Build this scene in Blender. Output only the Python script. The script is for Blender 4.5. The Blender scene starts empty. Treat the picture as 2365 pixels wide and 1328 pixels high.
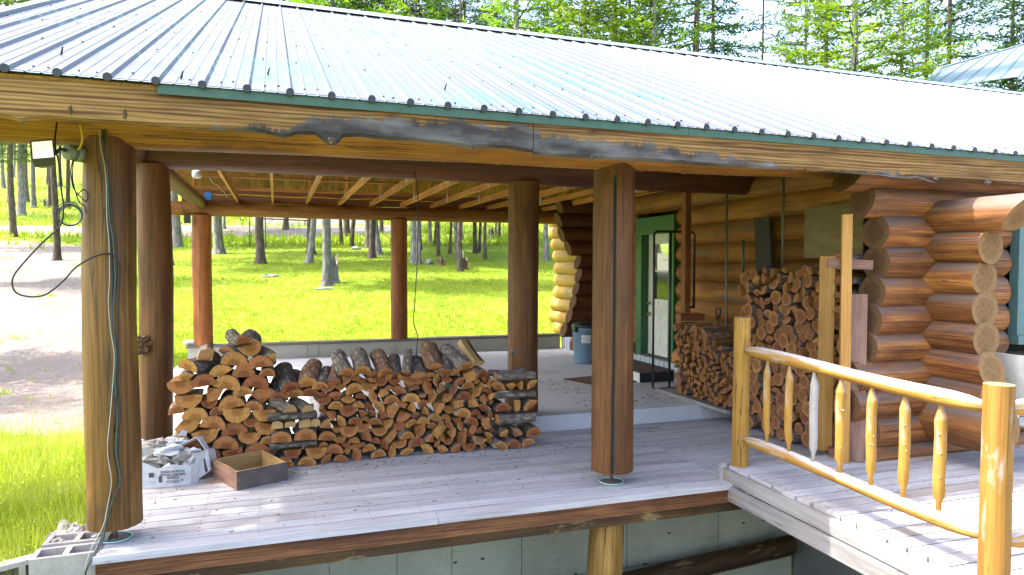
import bpy, math, random
import numpy as np
from mathutils import Vector, Matrix, noise as mnoise
R_ = math.radians
random.seed(7); rnd = random.random; U = random.uniform
SC = bpy.context.scene; COL = SC.collection

# ---------------------------------------------------------------- camera
F_ = Vector((0.31910711, 0.94711384, -0.03385292)); RT = Vector((0.9476803, -0.31921193, 0.00240717)); UP = Vector((0.00852639, 0.03284989, 0.99942393))
cd = bpy.data.cameras.new("camera"); cam = bpy.data.objects.new("camera", cd); COL.objects.link(cam)
cam.matrix_world = Matrix(((RT.x, UP.x, -F_.x, 0), (RT.y, UP.y, -F_.y, 0), (RT.z, UP.z, -F_.z, 1.95), (0, 0, 0, 1)))
cd.lens = 24.66; cd.sensor_width = 36; cd.clip_start = 0.05; cd.clip_end = 3000
SC.camera = cam
# ---------------------------------------------------------------- light
SUNV = Vector((-0.62, 0.21, 1.0)).normalized()
w = bpy.data.worlds.new("World"); SC.world = w; w.use_nodes = True
sky = w.node_tree.nodes.new("ShaderNodeTexSky"); sky.sky_type = 'NISHITA'; sky.sun_disc = False
sky.sun_elevation = math.asin(SUNV.z); sky.sun_rotation = math.atan2(SUNV.x, SUNV.y)
sky.air_density = 1.0; sky.dust_density = 4.0; sky.ozone_density = 1.0
bg = w.node_tree.nodes["Background"]; bg.inputs[1].default_value = 0.15
w.node_tree.links.new(sky.outputs[0], bg.inputs[0])
sd = bpy.data.lights.new("sun", 'SUN'); sd.energy = 2.05; sd.angle = R_(0.5); sd.color = (1, .95, .86)
so = bpy.data.objects.new("sun", sd); COL.objects.link(so); so.rotation_euler = SUNV.to_track_quat('Z', 'Y').to_euler()
SC.view_settings.view_transform = 'Standard'; SC.view_settings.look = 'None'; SC.view_settings.gamma = 1
SC.view_settings.exposure = 2.85
SC.render.engine = 'CYCLES'
SC.cycles.max_bounces = 8; SC.cycles.diffuse_bounces = 5; SC.cycles.transparent_max_bounces = 8

# ---------------------------------------------------------------- material kit
class NT:
    def __init__(s, name):
        s.m = bpy.data.materials.new(name); s.m.use_nodes = True; s.t = s.m.node_tree
        s.b = s.t.nodes["Principled BSDF"]; s.out = s.t.nodes["Material Output"]
    def n(s, typ, ins=None, **pr):
        x = s.t.nodes.new("ShaderNode" + typ)
        for k, v in pr.items(): setattr(x, k, v)
        for k, v in (ins or {}).items(): s.set(x, k, v)
        return x
    def set(s, x, k, v):
        i = x.inputs[k]
        if isinstance(v, bpy.types.NodeSocket): s.t.links.new(v, i)
        elif isinstance(v, bpy.types.Node): s.t.links.new(v.outputs[0], i)
        else: i.default_value = v
    def uv(s): return s.n("UVMap").outputs[0]
    def obj(s): return s.n("TexCoord").outputs["Object"]
    def pos(s): return s.n("NewGeometry").outputs["Position"]
    def map(s, v, sc, loc=(0, 0, 0)): return s.n("Mapping", {"Vector": v, "Scale": sc, "Location": loc}).outputs[0]
    def noise(s, v, scale=1, detail=5, rough=.55, dist=0):
        return s.n("TexNoise", {"Vector": v, "Scale": scale, "Detail": detail, "Roughness": rough, "Distortion": dist}).outputs[0]
    def ramp(s, f, stops, interp='LINEAR'):
        r = s.n("ValToRGB", {0: f}); r.color_ramp.interpolation = interp
        e = r.color_ramp.elements
        while len(e) > 1: e.remove(e[0])
        e[0].position = stops[0][0]; e[0].color = c4(stops[0][1])
        for p, c in stops[1:]:
            q = e.new(p); q.color = c4(c)
        return r.outputs[0]
    def mix(s, f, a, b, mode='MIX'):
        x = s.n("Mix", data_type='RGBA', blend_type=mode)
        s.set(x, 0, f); s.set(x, 6, a if not isinstance(a, tuple) else c4(a)); s.set(x, 7, b if not isinstance(b, tuple) else c4(b))
        return x.outputs[2]
    def math(s, op, a, b=0.0, clamp=False):
        x = s.n("Math", operation=op, use_clamp=clamp); s.set(x, 0, a); s.set(x, 1, b); return x.outputs[0]
    def objrnd(s): return s.n("ObjectInfo").outputs["Random"]
    def attr(s, nm): return s.n("Attribute", attribute_name=nm).outputs["Fac"]
    def hsv(s, c, h=.5, sa=1., v=1.):
        return s.n("HueSaturation", {"Color": c, "Hue": h, "Saturation": sa, "Value": v}).outputs[0]
    def bump(s, h, st=.3, d=.01):
        s.set(s.b, "Normal", s.n("Bump", {"Height": h, "Strength": st, "Distance": d}).outputs[0])
    def done(s, col, rough=.7, spec=.3, **kw):
        s.set(s.b, "Base Color", col if not isinstance(col, tuple) else c4(col)); s.set(s.b, "Roughness", rough)
        s.set(s.b, "Specular IOR Level", spec)
        for k, v in kw.items(): s.set(s.b, k.replace("_", " "), v)
        return s.m
def c4(c):
    if isinstance(c, (int, float)): return (c, c, c, 1)
    return tuple(c) + ((1,) if len(c) == 3 else ())

def wood(name, dark, mid, light, streak=(.25, 9), crack=.0, crackcol=(.03, .015, .008), rough=.6, spec=.35, blotch=0.0, blotchcol=(.1, .1, .11), bscale=(.9, 2.2), knots=.5, tone=.35, bumpst=.35, wk=1., weather=0, sat=.62, wcol=(.40, .37, .36), wr=(.35, .75)):
    "wood grain along UV u (metres), v across"
    k = NT(name); uv = k.uv(); WK = .66 * wk
    dark, mid, light = [(c[0] * WK * 1.04, c[1] * WK * .93, c[2] * WK * sat) if sat < .85 else tuple(x * WK for x in c) for c in (dark, mid, light)]; blotchcol = tuple(x * WK for x in blotchcol)
    g1 = k.noise(k.map(uv, (streak[0] * 3, streak[1] * 2.6, 1)), 1, 8, .68, .8)
    g2 = k.noise(k.map(uv, (.7, 2.6, 1)), 1, 5, .62, 1.2)
    g3 = k.noise(k.map(uv, (2.5, 90, 1)), 1, 3, .6)
    # wavy cathedral figure
    wv = k.n("TexWave", {"Vector": k.map(uv, (.35, 4, 1)), "Scale": 3.0, "Distortion": 9.0, "Detail": 3, "Detail Scale": 1.2}, wave_type='BANDS', bands_direction='Y').outputs[1]
    f = k.math('ADD', k.math('MULTIPLY', g1, .45), k.math('MULTIPLY', g2, .5)); f = k.math('ADD', f, k.math('MULTIPLY', wv, .05)); f = k.math('ADD', f, k.math('MULTIPLY', k.math('SUBTRACT', g3, .5), .22))
    col = k.ramp(f, [(.37, dark), (.5, mid), (.63, light)])
    tn = k.noise(k.map(uv, (.12, .12, 1)), 1, 1, .5)
    col = k.mix(1.0, col, k.ramp(tn, [(.3, 1 - tone), (.7, 1 + tone * .55)]), 'MULTIPLY')
    if knots:
        v = k.n("TexVoronoi", {"Vector": k.map(uv, (1.3, 5.2, 1)), "Scale": 1.0, "Randomness": 1.0})
        kn = k.ramp(v.outputs["Distance"], [(.02, 1), (.06, .5), (.15, 0)])
        kg = k.ramp(v.outputs['Color'], [(.55, 0), (.6, 1)]); col = k.mix(k.math('MULTIPLY', k.math('MULTIPLY', kn, kg), knots), col, tuple(x * .4 for x in dark))
    h = k.math('ADD', k.math('MULTIPLY', g1, .7), k.math('MULTIPLY', g3, .5))
    if crack:
        cn = k.noise(k.map(uv, (.35, 11, 1), (3, 1, 0)), 1, 4, .45, .25)
        cr = k.ramp(k.math('ABSOLUTE', k.math('SUBTRACT', cn, .5)), [(.0, 1), (.0012 * crack, 1), (.006 * crack, 0)])
        gate = k.ramp(k.noise(k.map(uv, (.5, 5, 1), (9, 4, 0)), 1, 1), [(.47, 0), (.52, .85)])
        cr = k.math('MULTIPLY', cr, gate)
        col = k.mix(cr, col, crackcol); h = k.math('SUBTRACT', h, k.math('MULTIPLY', cr, 2.5))
    if blotch:
        bn = k.ramp(k.noise(k.map(uv, (bscale[0], bscale[1], 1), (5, 7, 0)), 1, 5, .65, .5), [(.62 - blotch * .3, 0), (.72 - blotch * .2, 1)])
        col = k.mix(bn, col, blotchcol)
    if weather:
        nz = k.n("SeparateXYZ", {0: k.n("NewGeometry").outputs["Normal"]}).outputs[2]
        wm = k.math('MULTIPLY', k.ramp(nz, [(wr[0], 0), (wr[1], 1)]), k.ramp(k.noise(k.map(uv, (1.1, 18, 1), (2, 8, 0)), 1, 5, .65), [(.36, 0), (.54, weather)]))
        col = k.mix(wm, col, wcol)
    k.bump(h, bumpst, .006)
    return k.done(col, rough, spec)

def endgrain(name, c1, c2, c3, ring=55, dark=.5, hr=.05, hm=.8):
    k = NT(name); uv = k.uv()
    d = k.n("VectorMath", {0: uv}, operation='LENGTH').outputs["Value"]
    wob = k.noise(k.map(uv, (9, 9, 1)), 1, 3)
    r = k.math('ADD', k.math('MULTIPLY', d, ring * 1.9), k.math('MULTIPLY', wob, 2.6))
    s_ = k.math('SINE', k.math('MULTIPLY', r, 6.283))
    col = k.mix(k.math('MULTIPLY', k.math('ADD', s_, 1), .5), tuple(a * .6 + b * .4 for a, b in zip(c1, c2)), c2)
    heart = k.ramp(k.math('ADD', d, k.math('MULTIPLY', k.math('SUBTRACT', wob, .5), .02)), [(hr, 1), (hr * 1.14, 0)])
    col = k.mix(k.math('MULTIPLY', heart, hm), col, c3)
    n2 = k.noise(k.map(uv, (30, 30, 1)), 1, 4)
    col = k.mix(1., col, k.ramp(n2, [(.3, .72), (.7, 1.12)]), 'MULTIPLY')
    # radial checks
    sp = k.n("SeparateXYZ", {0: uv}); an = k.math('ARCTAN2', sp.outputs[1], sp.outputs[0])
    ck = k.noise(k.n("CombineXYZ", {0: k.math('MULTIPLY', an, 1.1), 1: k.math('MULTIPLY', k.objrnd(), 50.)}).outputs[0], 1, 1)
    cr = k.ramp(k.math('ABSOLUTE', k.math('SUBTRACT', ck, .5)), [(.002, 1), (.008, 0)])
    cr = k.math('MULTIPLY', cr, k.ramp(d, [(.0, 1), (.07, .6), (.13, 0)]))
    col = k.mix(k.math('MULTIPLY', cr, dark), col, (.03, .015, .008))
    col = k.hsv(col, k.math('ADD', k.math('MULTIPLY', k.objrnd(), .03), .485), 1., k.math('ADD', k.math('MULTIPLY', k.objrnd(), .5), .72))
    k.bump(n2, .3, .004)
    return k.done(col, .8, .2)

def bark(name, c1, c2, c3, sc=1.0):
    k = NT(name); uv = k.uv()
    v = k.n("TexVoronoi", {"Vector": k.map(uv, (9 * sc, 26 * sc, 1)), "Scale": 1.0}, feature='DISTANCE_TO_EDGE').outputs[0]
    n = k.noise(k.map(uv, (14, 30, 1)), 1, 6, .7)
    f = k.math('ADD', k.math('MULTIPLY', v, .8), k.math('MULTIPLY', n, .6))
    col = k.ramp(f, [(.2, c1), (.45, c2), (.75, c3)])
    col = k.hsv(col, .5, 1., k.math('ADD', k.math('MULTIPLY', k.objrnd(), .6), .7))
    k.bump(f, .9, .012)
    return k.done(col, .9, .15)

MT = {}
MT['post'] = wood('post_wood', (.085, .034, .010), (.17, .070, .022), (.27, .12, .045), crack=2.0, tone=.45, knots=.6)
MT['post_gold'] = wood('post_wood_front', (.11, .05, .014), (.225, .112, .030), (.34, .185, .058), crack=2.2, knots=.9, tone=.45, blotch=.10, blotchcol=(.08, .045, .03))
MT['post_red'] = wood('post_wood_red', (.14, .045, .013), (.30, .10, .026), (.44, .17, .045), crack=.8, knots=.5)
MT['beam_gold'] = wood('beam_wood', (.17, .070, .012), (.33, .155, .028), (.47, .25, .055), crack=1.2, knots=.6, blotch=.2, blotchcol=(.16, .065, .018), bscale=(.8, 3), wk=1.1, tone=.45)
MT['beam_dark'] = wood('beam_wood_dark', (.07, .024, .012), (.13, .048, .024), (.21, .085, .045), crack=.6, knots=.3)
MT['beam_back'] = wood('beam_wood_rear', (.17, .065, .016), (.33, .14, .036), (.48, .23, .065), crack=.7, knots=.5)
MT['wall_log'] = wood('wall_log_wood', (.19, .070, .014), (.37, .155, .036), (.54, .262, .07), crack=1.2, knots=.5, tone=.4, wk=1.15, blotch=.10, blotchcol=(.17, .12, .085), bscale=(.5, 3.5), weather=.8, wcol=(.16, .098, .062), wr=(.25, .8))
MT['front_log'] = wood('front_log_wood', (.10, .034, .013), (.30, .12, .038), (.56, .27, .085), crack=.9, knots=.5, tone=.45, blotch=.10, blotchcol=(.12, .06, .035), bscale=(.45, 3.0), weather=.95, wcol=(.115, .085, .072), wr=(.15, .62), sat=.75, bumpst=.6)
MT['lawnlit_log'] = wood('rear_log_wood', (.34, .20, .04), (.50, .33, .08), (.64, .46, .16), crack=.5, knots=.4, blotch=.15, blotchcol=(.3, .25, .17))  # yellow tone has the lawn light baked into the log colour
MT['log_end'] = endgrain('log_end_grain', (.085, .042, .022), (.14, .07, .038), (.065, .028, .014), 30, 1., .095, .5)
MT['log_end_light'] = endgrain('log_end_grain_pale', (.13, .065, .029), (.20, .108, .05), (.13, .062, .027), 26, 1., .10, .6)
MT['fw_end'] = endgrain('firewood_end_grain', (.24, .09, .027), (.40, .170, .056), (.20, .066, .018), 60, .7)
MT['fw_end_dark'] = endgrain('firewood_end_grain_aged', (.23, .10, .040), (.37, .17, .072), (.18, .07, .028), 60, .7)
MT['fw_split'] = wood('split_wood', (.22, .10, .035), (.38, .195, .072), (.52, .31, .13), knots=.25, tone=.3, streak=(.9, 14))
MT['fw_pale'] = wood('pale_split_wood', (.36, .23, .11), (.50, .35, .20), (.60, .46, .30), knots=.25, tone=.2, streak=(.9, 14))
MT['fw_grey'] = wood('weathered_split_wood', (.16, .11, .08), (.27, .20, .15), (.38, .30, .24), knots=.2, tone=.3, streak=(.9, 14), sat=1.0, wk=1.25)
MT['bark'] = bark('firewood_bark', (.04, .03, .023), (.15, .12, .10), (.30, .26, .23))
MT['bark_brown'] = bark('firewood_bark_brown', (.06, .03, .017), (.19, .11, .07), (.33, .21, .14))
MT['fascia'] = None
MT['lumber'] = wood('new_lumber', (.32, .16, .05), (.46, .25, .085), (.57, .35, .15), knots=.8, tone=.15, wk=1.15)
MT['lumber_red'] = wood('red_lumber', (.17, .055, .025), (.27, .10, .045), (.38, .17, .08), knots=.5)
MT['truss'] = wood('truss_lumber', (.20, .08, .022), (.33, .14, .042), (.46, .23, .08), knots=.4, wk=1.35)
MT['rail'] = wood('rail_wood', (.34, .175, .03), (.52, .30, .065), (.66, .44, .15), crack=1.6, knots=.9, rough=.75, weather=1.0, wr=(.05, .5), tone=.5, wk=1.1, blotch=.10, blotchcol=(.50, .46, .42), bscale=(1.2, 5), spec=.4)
MT['rail_grey'] = wood('rail_wood_grey', (.30, .28, .26), (.42, .40, .39), (.55, .53, .52), crack=1.2, knots=.5, sat=1.0, wk=1.25)
MT['railpost'] = wood('rail_post_wood', (.28, .13, .022), (.43, .225, .045), (.54, .32, .085), crack=1.6, knots=.9, rough=.75, blotch=.16, blotchcol=(.46, .44, .42), bscale=(1.6, 7))
MT['rim_brown'] = wood('rim_joist_wood', (.05, .018, .010), (.15, .062, .034), (.34, .17, .09), knots=.9, tone=.2, streak=(.35, 12))
MT['rim_dark'] = wood('under_rim_wood', (.03, .02, .012), (.08, .045, .022), (.16, .09, .04), knots=.5, blotch=.14, blotchcol=(.5, .36, .18), bscale=(2.2, 7))
MT['rim_grey'] = wood('grey_rim_wood', (.26, .24, .235), (.40, .38, .37), (.52, .50, .49), knots=.5, crack=1.0, blotch=.06, blotchcol=(.45, .28, .13), sat=1.0, wk=.95)
MT['stub'] = wood('stub_post_wood', (.22, .12, .035), (.40, .25, .085), (.55, .37, .15), crack=2.2, knots=.8)
MT['plywood'] = wood('plywood', (.22, .15, .075), (.29, .205, .105), (.36, .26, .15), knots=0, tone=.1, streak=(.6, 5), sat=.9)
MT['plywood_red'] = wood('plywood_red', (.17, .08, .05), (.28, .145, .095), (.38, .22, .155), knots=.1, tone=.15, streak=(1.2, 8), sat=.9)
MT['sheath'] = wood('roof_sheathing', (.12, .06, .02), (.24, .13, .04), (.36, .23, .075), knots=.3, tone=.3, streak=(1.5, 4), wk=1.5)

def deckmat(name, warm):
    k = NT(name); uv = k.uv()
    g1 = k.noise(k.map(uv, (1.6, 42, 1)), 1, 8, .72, .5); g2 = k.noise(k.map(uv, (.5, 1.6, 1)), 1, 5, .6, .5)
    g3 = k.noise(k.map(uv, (4, 160, 1)), 1, 2)
    f = k.math('ADD', k.math('MULTIPLY', g1, .6), k.math('MULTIPLY', g2, .4))
    col = k.ramp(f, [(.34, (.185, .17, .165)), (.48, (.345, .33, .335)), (.66, (.47, .46, .475))])
    wn = k.ramp(k.noise(k.map(uv, (.4, .9, 1), (3, 3, 0)), 1, 5, .7, .8), [(.6 - warm, 0), (.75 - warm, 1)])
    col = k.mix(k.math('MULTIPLY', wn, .6), col, (.24, .165, .11))
    v = k.n("TexVoronoi", {"Vector": k.map(uv, (2.2, 7, 1)), "Scale": 1.0}).outputs["Distance"]
    col = k.mix(k.ramp(v, [(.03, .8), (.09, 0)]), col, (.07, .055, .05))
    col = k.mix(1., col, k.ramp(k.attr("rnd"), [(0, .86), (1, 1.10)]), 'MULTIPLY')
    k.bump(k.math('ADD', g1, g3), .35, .005)
    return k.done(col, .65, .35)
MT['deck'] = deckmat('deck_boards', .02); MT['ramp'] = deckmat('ramp_boards', .10)

def concrete(name, c, var=.25, stain=(.3, .3, .3), sc=1.):
    k = NT(name); p = k.pos()
    n1 = k.noise(p, .9 * sc, 6, .65); n2 = k.noise(p, 60, 3)
    f = k.ramp(n1, [(.3, tuple(x * (1 - var) for x in c)), (.7, tuple(min(1, x * (1 + var * .6)) for x in c))])
    f = k.mix(k.ramp(k.noise(k.map(p, (1.4, 1.4, 2.2), (4, 4, 4)), 1, 5, .7), [(.58, 0), (.72, .7)]), f, stain)
    f = k.mix(1., f, k.ramp(n2, [(.3, .88), (.7, 1.08)]), 'MULTIPLY')
    k.bump(k.math('ADD', n1, k.math('MULTIPLY', n2, .3)), .25, .01)
    return k.done(f, .85, .2)
MT['slab'] = concrete('concrete_slab', (.46, .46, .48), .18, (.33, .31, .29), .7)
MT['stem'] = concrete('stem_wall_concrete', (.34, .33, .27), .2, (.24, .23, .17))
MT['stemcap'] = concrete('cap_board_grey', (.14, .115, .095), .2, (.2, .18, .17))
MT['found'] = concrete('foundation_concrete', (.38, .40, .30), .25, (.22, .24, .16))
MT['found2'] = concrete('foundation_concrete_grey', (.19, .195, .175), .2, (.12, .12, .11))
MT['paintblue'] = concrete('painted_foundation', (.36, .42, .45), .08, (.23, .28, .29))
MT['cinder'] = concrete('cinder_block', (.33, .30, .265), .22, (.22, .19, .17), 4)

def flat(name, c, rough=.5, spec=.4, metal=0., bmp=0, **kw):
    k = NT(name); n = k.noise(k.obj(), 14, 4)
    col = k.mix(1., c4(c), k.ramp(n, [(.3, .86), (.7, 1.1)]), 'MULTIPLY')
    if bmp: k.bump(n, bmp, .004)
    k.set(k.b, "Metallic", metal)
    return k.done(col, rough, spec, **kw)
MT['green'] = flat('green_paint', (.03, .11, .042), .5)
MT['green_trim'] = flat('green_metal_trim', (.035, .085, .055), .4)
MT['teal'] = flat('teal_paint', (.08, .15, .145), .5)
MT['white'] = flat('white_paint', (.55, .55, .51), .45)
MT['blackmetal'] = flat('black_metal', (.012, .013, .014), .45, .5)
MT['rust'] = flat('rusty_steel', (.10, .06, .04), .7)
MT['steel'] = flat('galvanised_steel', (.13, .13, .115), .5, .4, .2)
MT['alu'] = flat('aluminium', (.62, .65, .70), .3, .5, .8)
MT['gus'] = flat('gusset_plate', (.33, .33, .31), .5, .5, .5)
MT['blackcable'] = flat('black_cable', (.012, .012, .014), .5)
MT['greencable'] = flat('green_cable', (.05, .09, .07), .5)
MT['whitecable'] = flat('pale_cable', (.33, .34, .28), .5)
MT['yellowcable'] = flat('yellow_cable', (.62, .45, .03), .5)
MT['can'] = flat('grey_blue_plastic', (.12, .18, .24), .45, .4)
MT['carpet'] = flat('carpet_brown', (.11, .085, .075), .95, .1, 0, .8)
MT['carpet_black'] = flat('black_carpet_edge', (.02, .02, .021), .8, .2)
MT['mat_brown'] = flat('mat_brown', (.10, .055, .035), .95, .1, 0, .8)
MT['brass'] = flat('brass', (.45, .33, .15), .3, .5, .9)
MT['plate'] = flat('ground_flange', (.13, .12, .11), .8)
MT['mint'] = flat('mint_paint_ring', (.35, .62, .52), .6)
MT['oldboard'] = flat('dark_board', (.05, .047, .04), .8, .2, 0, .5)
MT['crate_out'] = None
MT['cardboard'] = flat('cardboard', (.22, .165, .12), .9, .1, 0, .3)
MT['paper'] = flat('white_paper', (.46, .455, .46), .75, .2, 0, .5)
MT['paper_grey'] = flat('dirty_paper', (.27, .24, .21), .85, .2, 0, .6)
MT['ink'] = flat('black_ink', (.05, .05, .055), .8)
MT['label'] = flat('paper_label', (.5, .49, .48), .7)
MT['lampbody'] = flat('dark_olive_lamp_body', (.05, .052, .04), .5)
MT['lampbox'] = flat('grey_green_box', (.17, .20, .15), .5)
MT['lampglass'] = flat('lamp_reflector_glass', (.92, .80, .64), .25, .8)
k_=NT('emissive_lamp_glass'); MT['lampglass'] = k_.done((.9, .8, .65), .25, .5, Emission_Color=(1, .80, .58, 1), Emission_Strength=.16)  # pale base colour plus a weak peach emission
MT['bluebox'] = flat('blue_junction_box', (.02, .22, .55), .5)
MT['glass'] = flat('dark_window_glass', (.02, .035, .025), .03, .9)
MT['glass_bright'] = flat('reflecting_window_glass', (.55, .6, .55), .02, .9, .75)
MT['rock'] = concrete('rock', (.24, .235, .22), .3, (.25, .25, .24), 3)
# crate outside: dark paint with specks
k = NT('worn_dark_paint'); n = k.noise(k.obj(), 38, 5, .7)
col = k.mix(k.ramp(n, [(.66, 0), (.69, 1)]), k.ramp(k.noise(k.obj(), 5, 4), [(.3, (.07, .053, .047)), (.7, (.12, .09, .08))]), (.4, .39, .37))
MT['crate_out'] = k.done(col, .8, .2)
# corrugated roof paint: chalky patches with painted-in sky glare on green-blue enamel
k = NT('green_roof_metal'); uv = k.uv()
n1 = k.noise(k.map(uv, (.55, 1.0, 1)), 1, 7, .72, .6); n2 = k.noise(k.map(uv, (5, 9, 1)), 1, 5, .7)
n3 = k.noise(k.map(uv, (.25, 6, 1)), 1, 3)
f = k.math('ADD', k.math('MULTIPLY', n1, .75), k.math('MULTIPLY', n2, .25)); f = k.math('ADD', f, k.math('MULTIPLY', k.math('SUBTRACT', n3, .5), .35))
msk = k.ramp(f, [(.43, 0), (.45, .85), (.52, 1)])
col = k.mix(msk, (.045, .098, .105), (.068, .074, .088))
MT['roof'] = k.done(col, k.ramp(msk, [(0, .28), (1, .46)]), .4)
MT['roof_wing'] = flat('pale_green_roof_metal', (.14, .18, .20), .35, .5)
# fascia
MT['fascia'] = None
k = NT('fascia_board_wood'); uv = k.uv()
g1 = k.noise(k.map(uv, (.6, 26, 1)), 1, 6, .6, .6)
wv = k.n("TexWave", {"Vector": k.map(uv, (.3, 4, 1)), "Scale": 3.0, "Distortion": 8.0, "Detail": 3, "Detail Scale": 1.2}, wave_type='BANDS', bands_direction='Y').outputs[1]
f = k.math('ADD', k.math('MULTIPLY', g1, .75), k.math('MULTIPLY', wv, .2))
col = k.ramp(f, [(.34, (.075, .034, .009)), (.48, (.185, .095, .026)), (.66, (.285, .165, .058))])
v = k.n("TexVoronoi", {"Vector": k.map(uv, (2.6, 6, 1)), "Scale": 1.0}).outputs["Distance"]
col = k.mix(k.ramp(v, [(.04, .9), (.08, .35), (.10, .65), (.13, .15), (.22, 0)]), col, (.07, .03, .010))
sp = k.n("SeparateXYZ", {0: uv})
st = k.noise(k.map(uv, (7, 1.6, 1)), 1, 6, .75, .3)          # mould stains creeping up from the lower edge
hgt = k.math('MULTIPLY', k.math('SUBTRACT', sp.outputs[1], -.02), 3.2)
reg = k.ramp(k.math('MULTIPLY', k.math('ADD', sp.outputs[0], 2.), .125), [(.13, .1), (.20, .35), (.255, .62), (.29, 1.0), (.46, 1.12), (.475, .85), (.60, .70), (.70, .42), (.76, .15), (.88, .32), (.95, .1)])
reg = k.math('MULTIPLY', reg, 1.0)
sm = k.math('SUBTRACT', k.math('ADD', k.math('MULTIPLY', reg, .72), st), k.math('ADD', hgt, .60))
sm = k.ramp(sm, [(.0, 0), (.10, 1)])
sg = k.mix(k.ramp(k.noise(k.map(uv, (1.5, 5, 1)), 1, 4), [(.42, 0), (.66, 1)]), (.028, .028, .03), (.17, .165, .16))
col = k.mix(k.math('MULTIPLY', sm, .92), col, sg)
k.bump(g1, .25, .004)
MT['fascia'] = k.done(k.mix(1., col, k.ramp(k.noise(k.map(uv, (1.1, 3.5, 1)), 1, 4, .6, .6), [(.32, .62), (.65, 1.2)]), 'MULTIPLY'), .75, .25)

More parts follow.
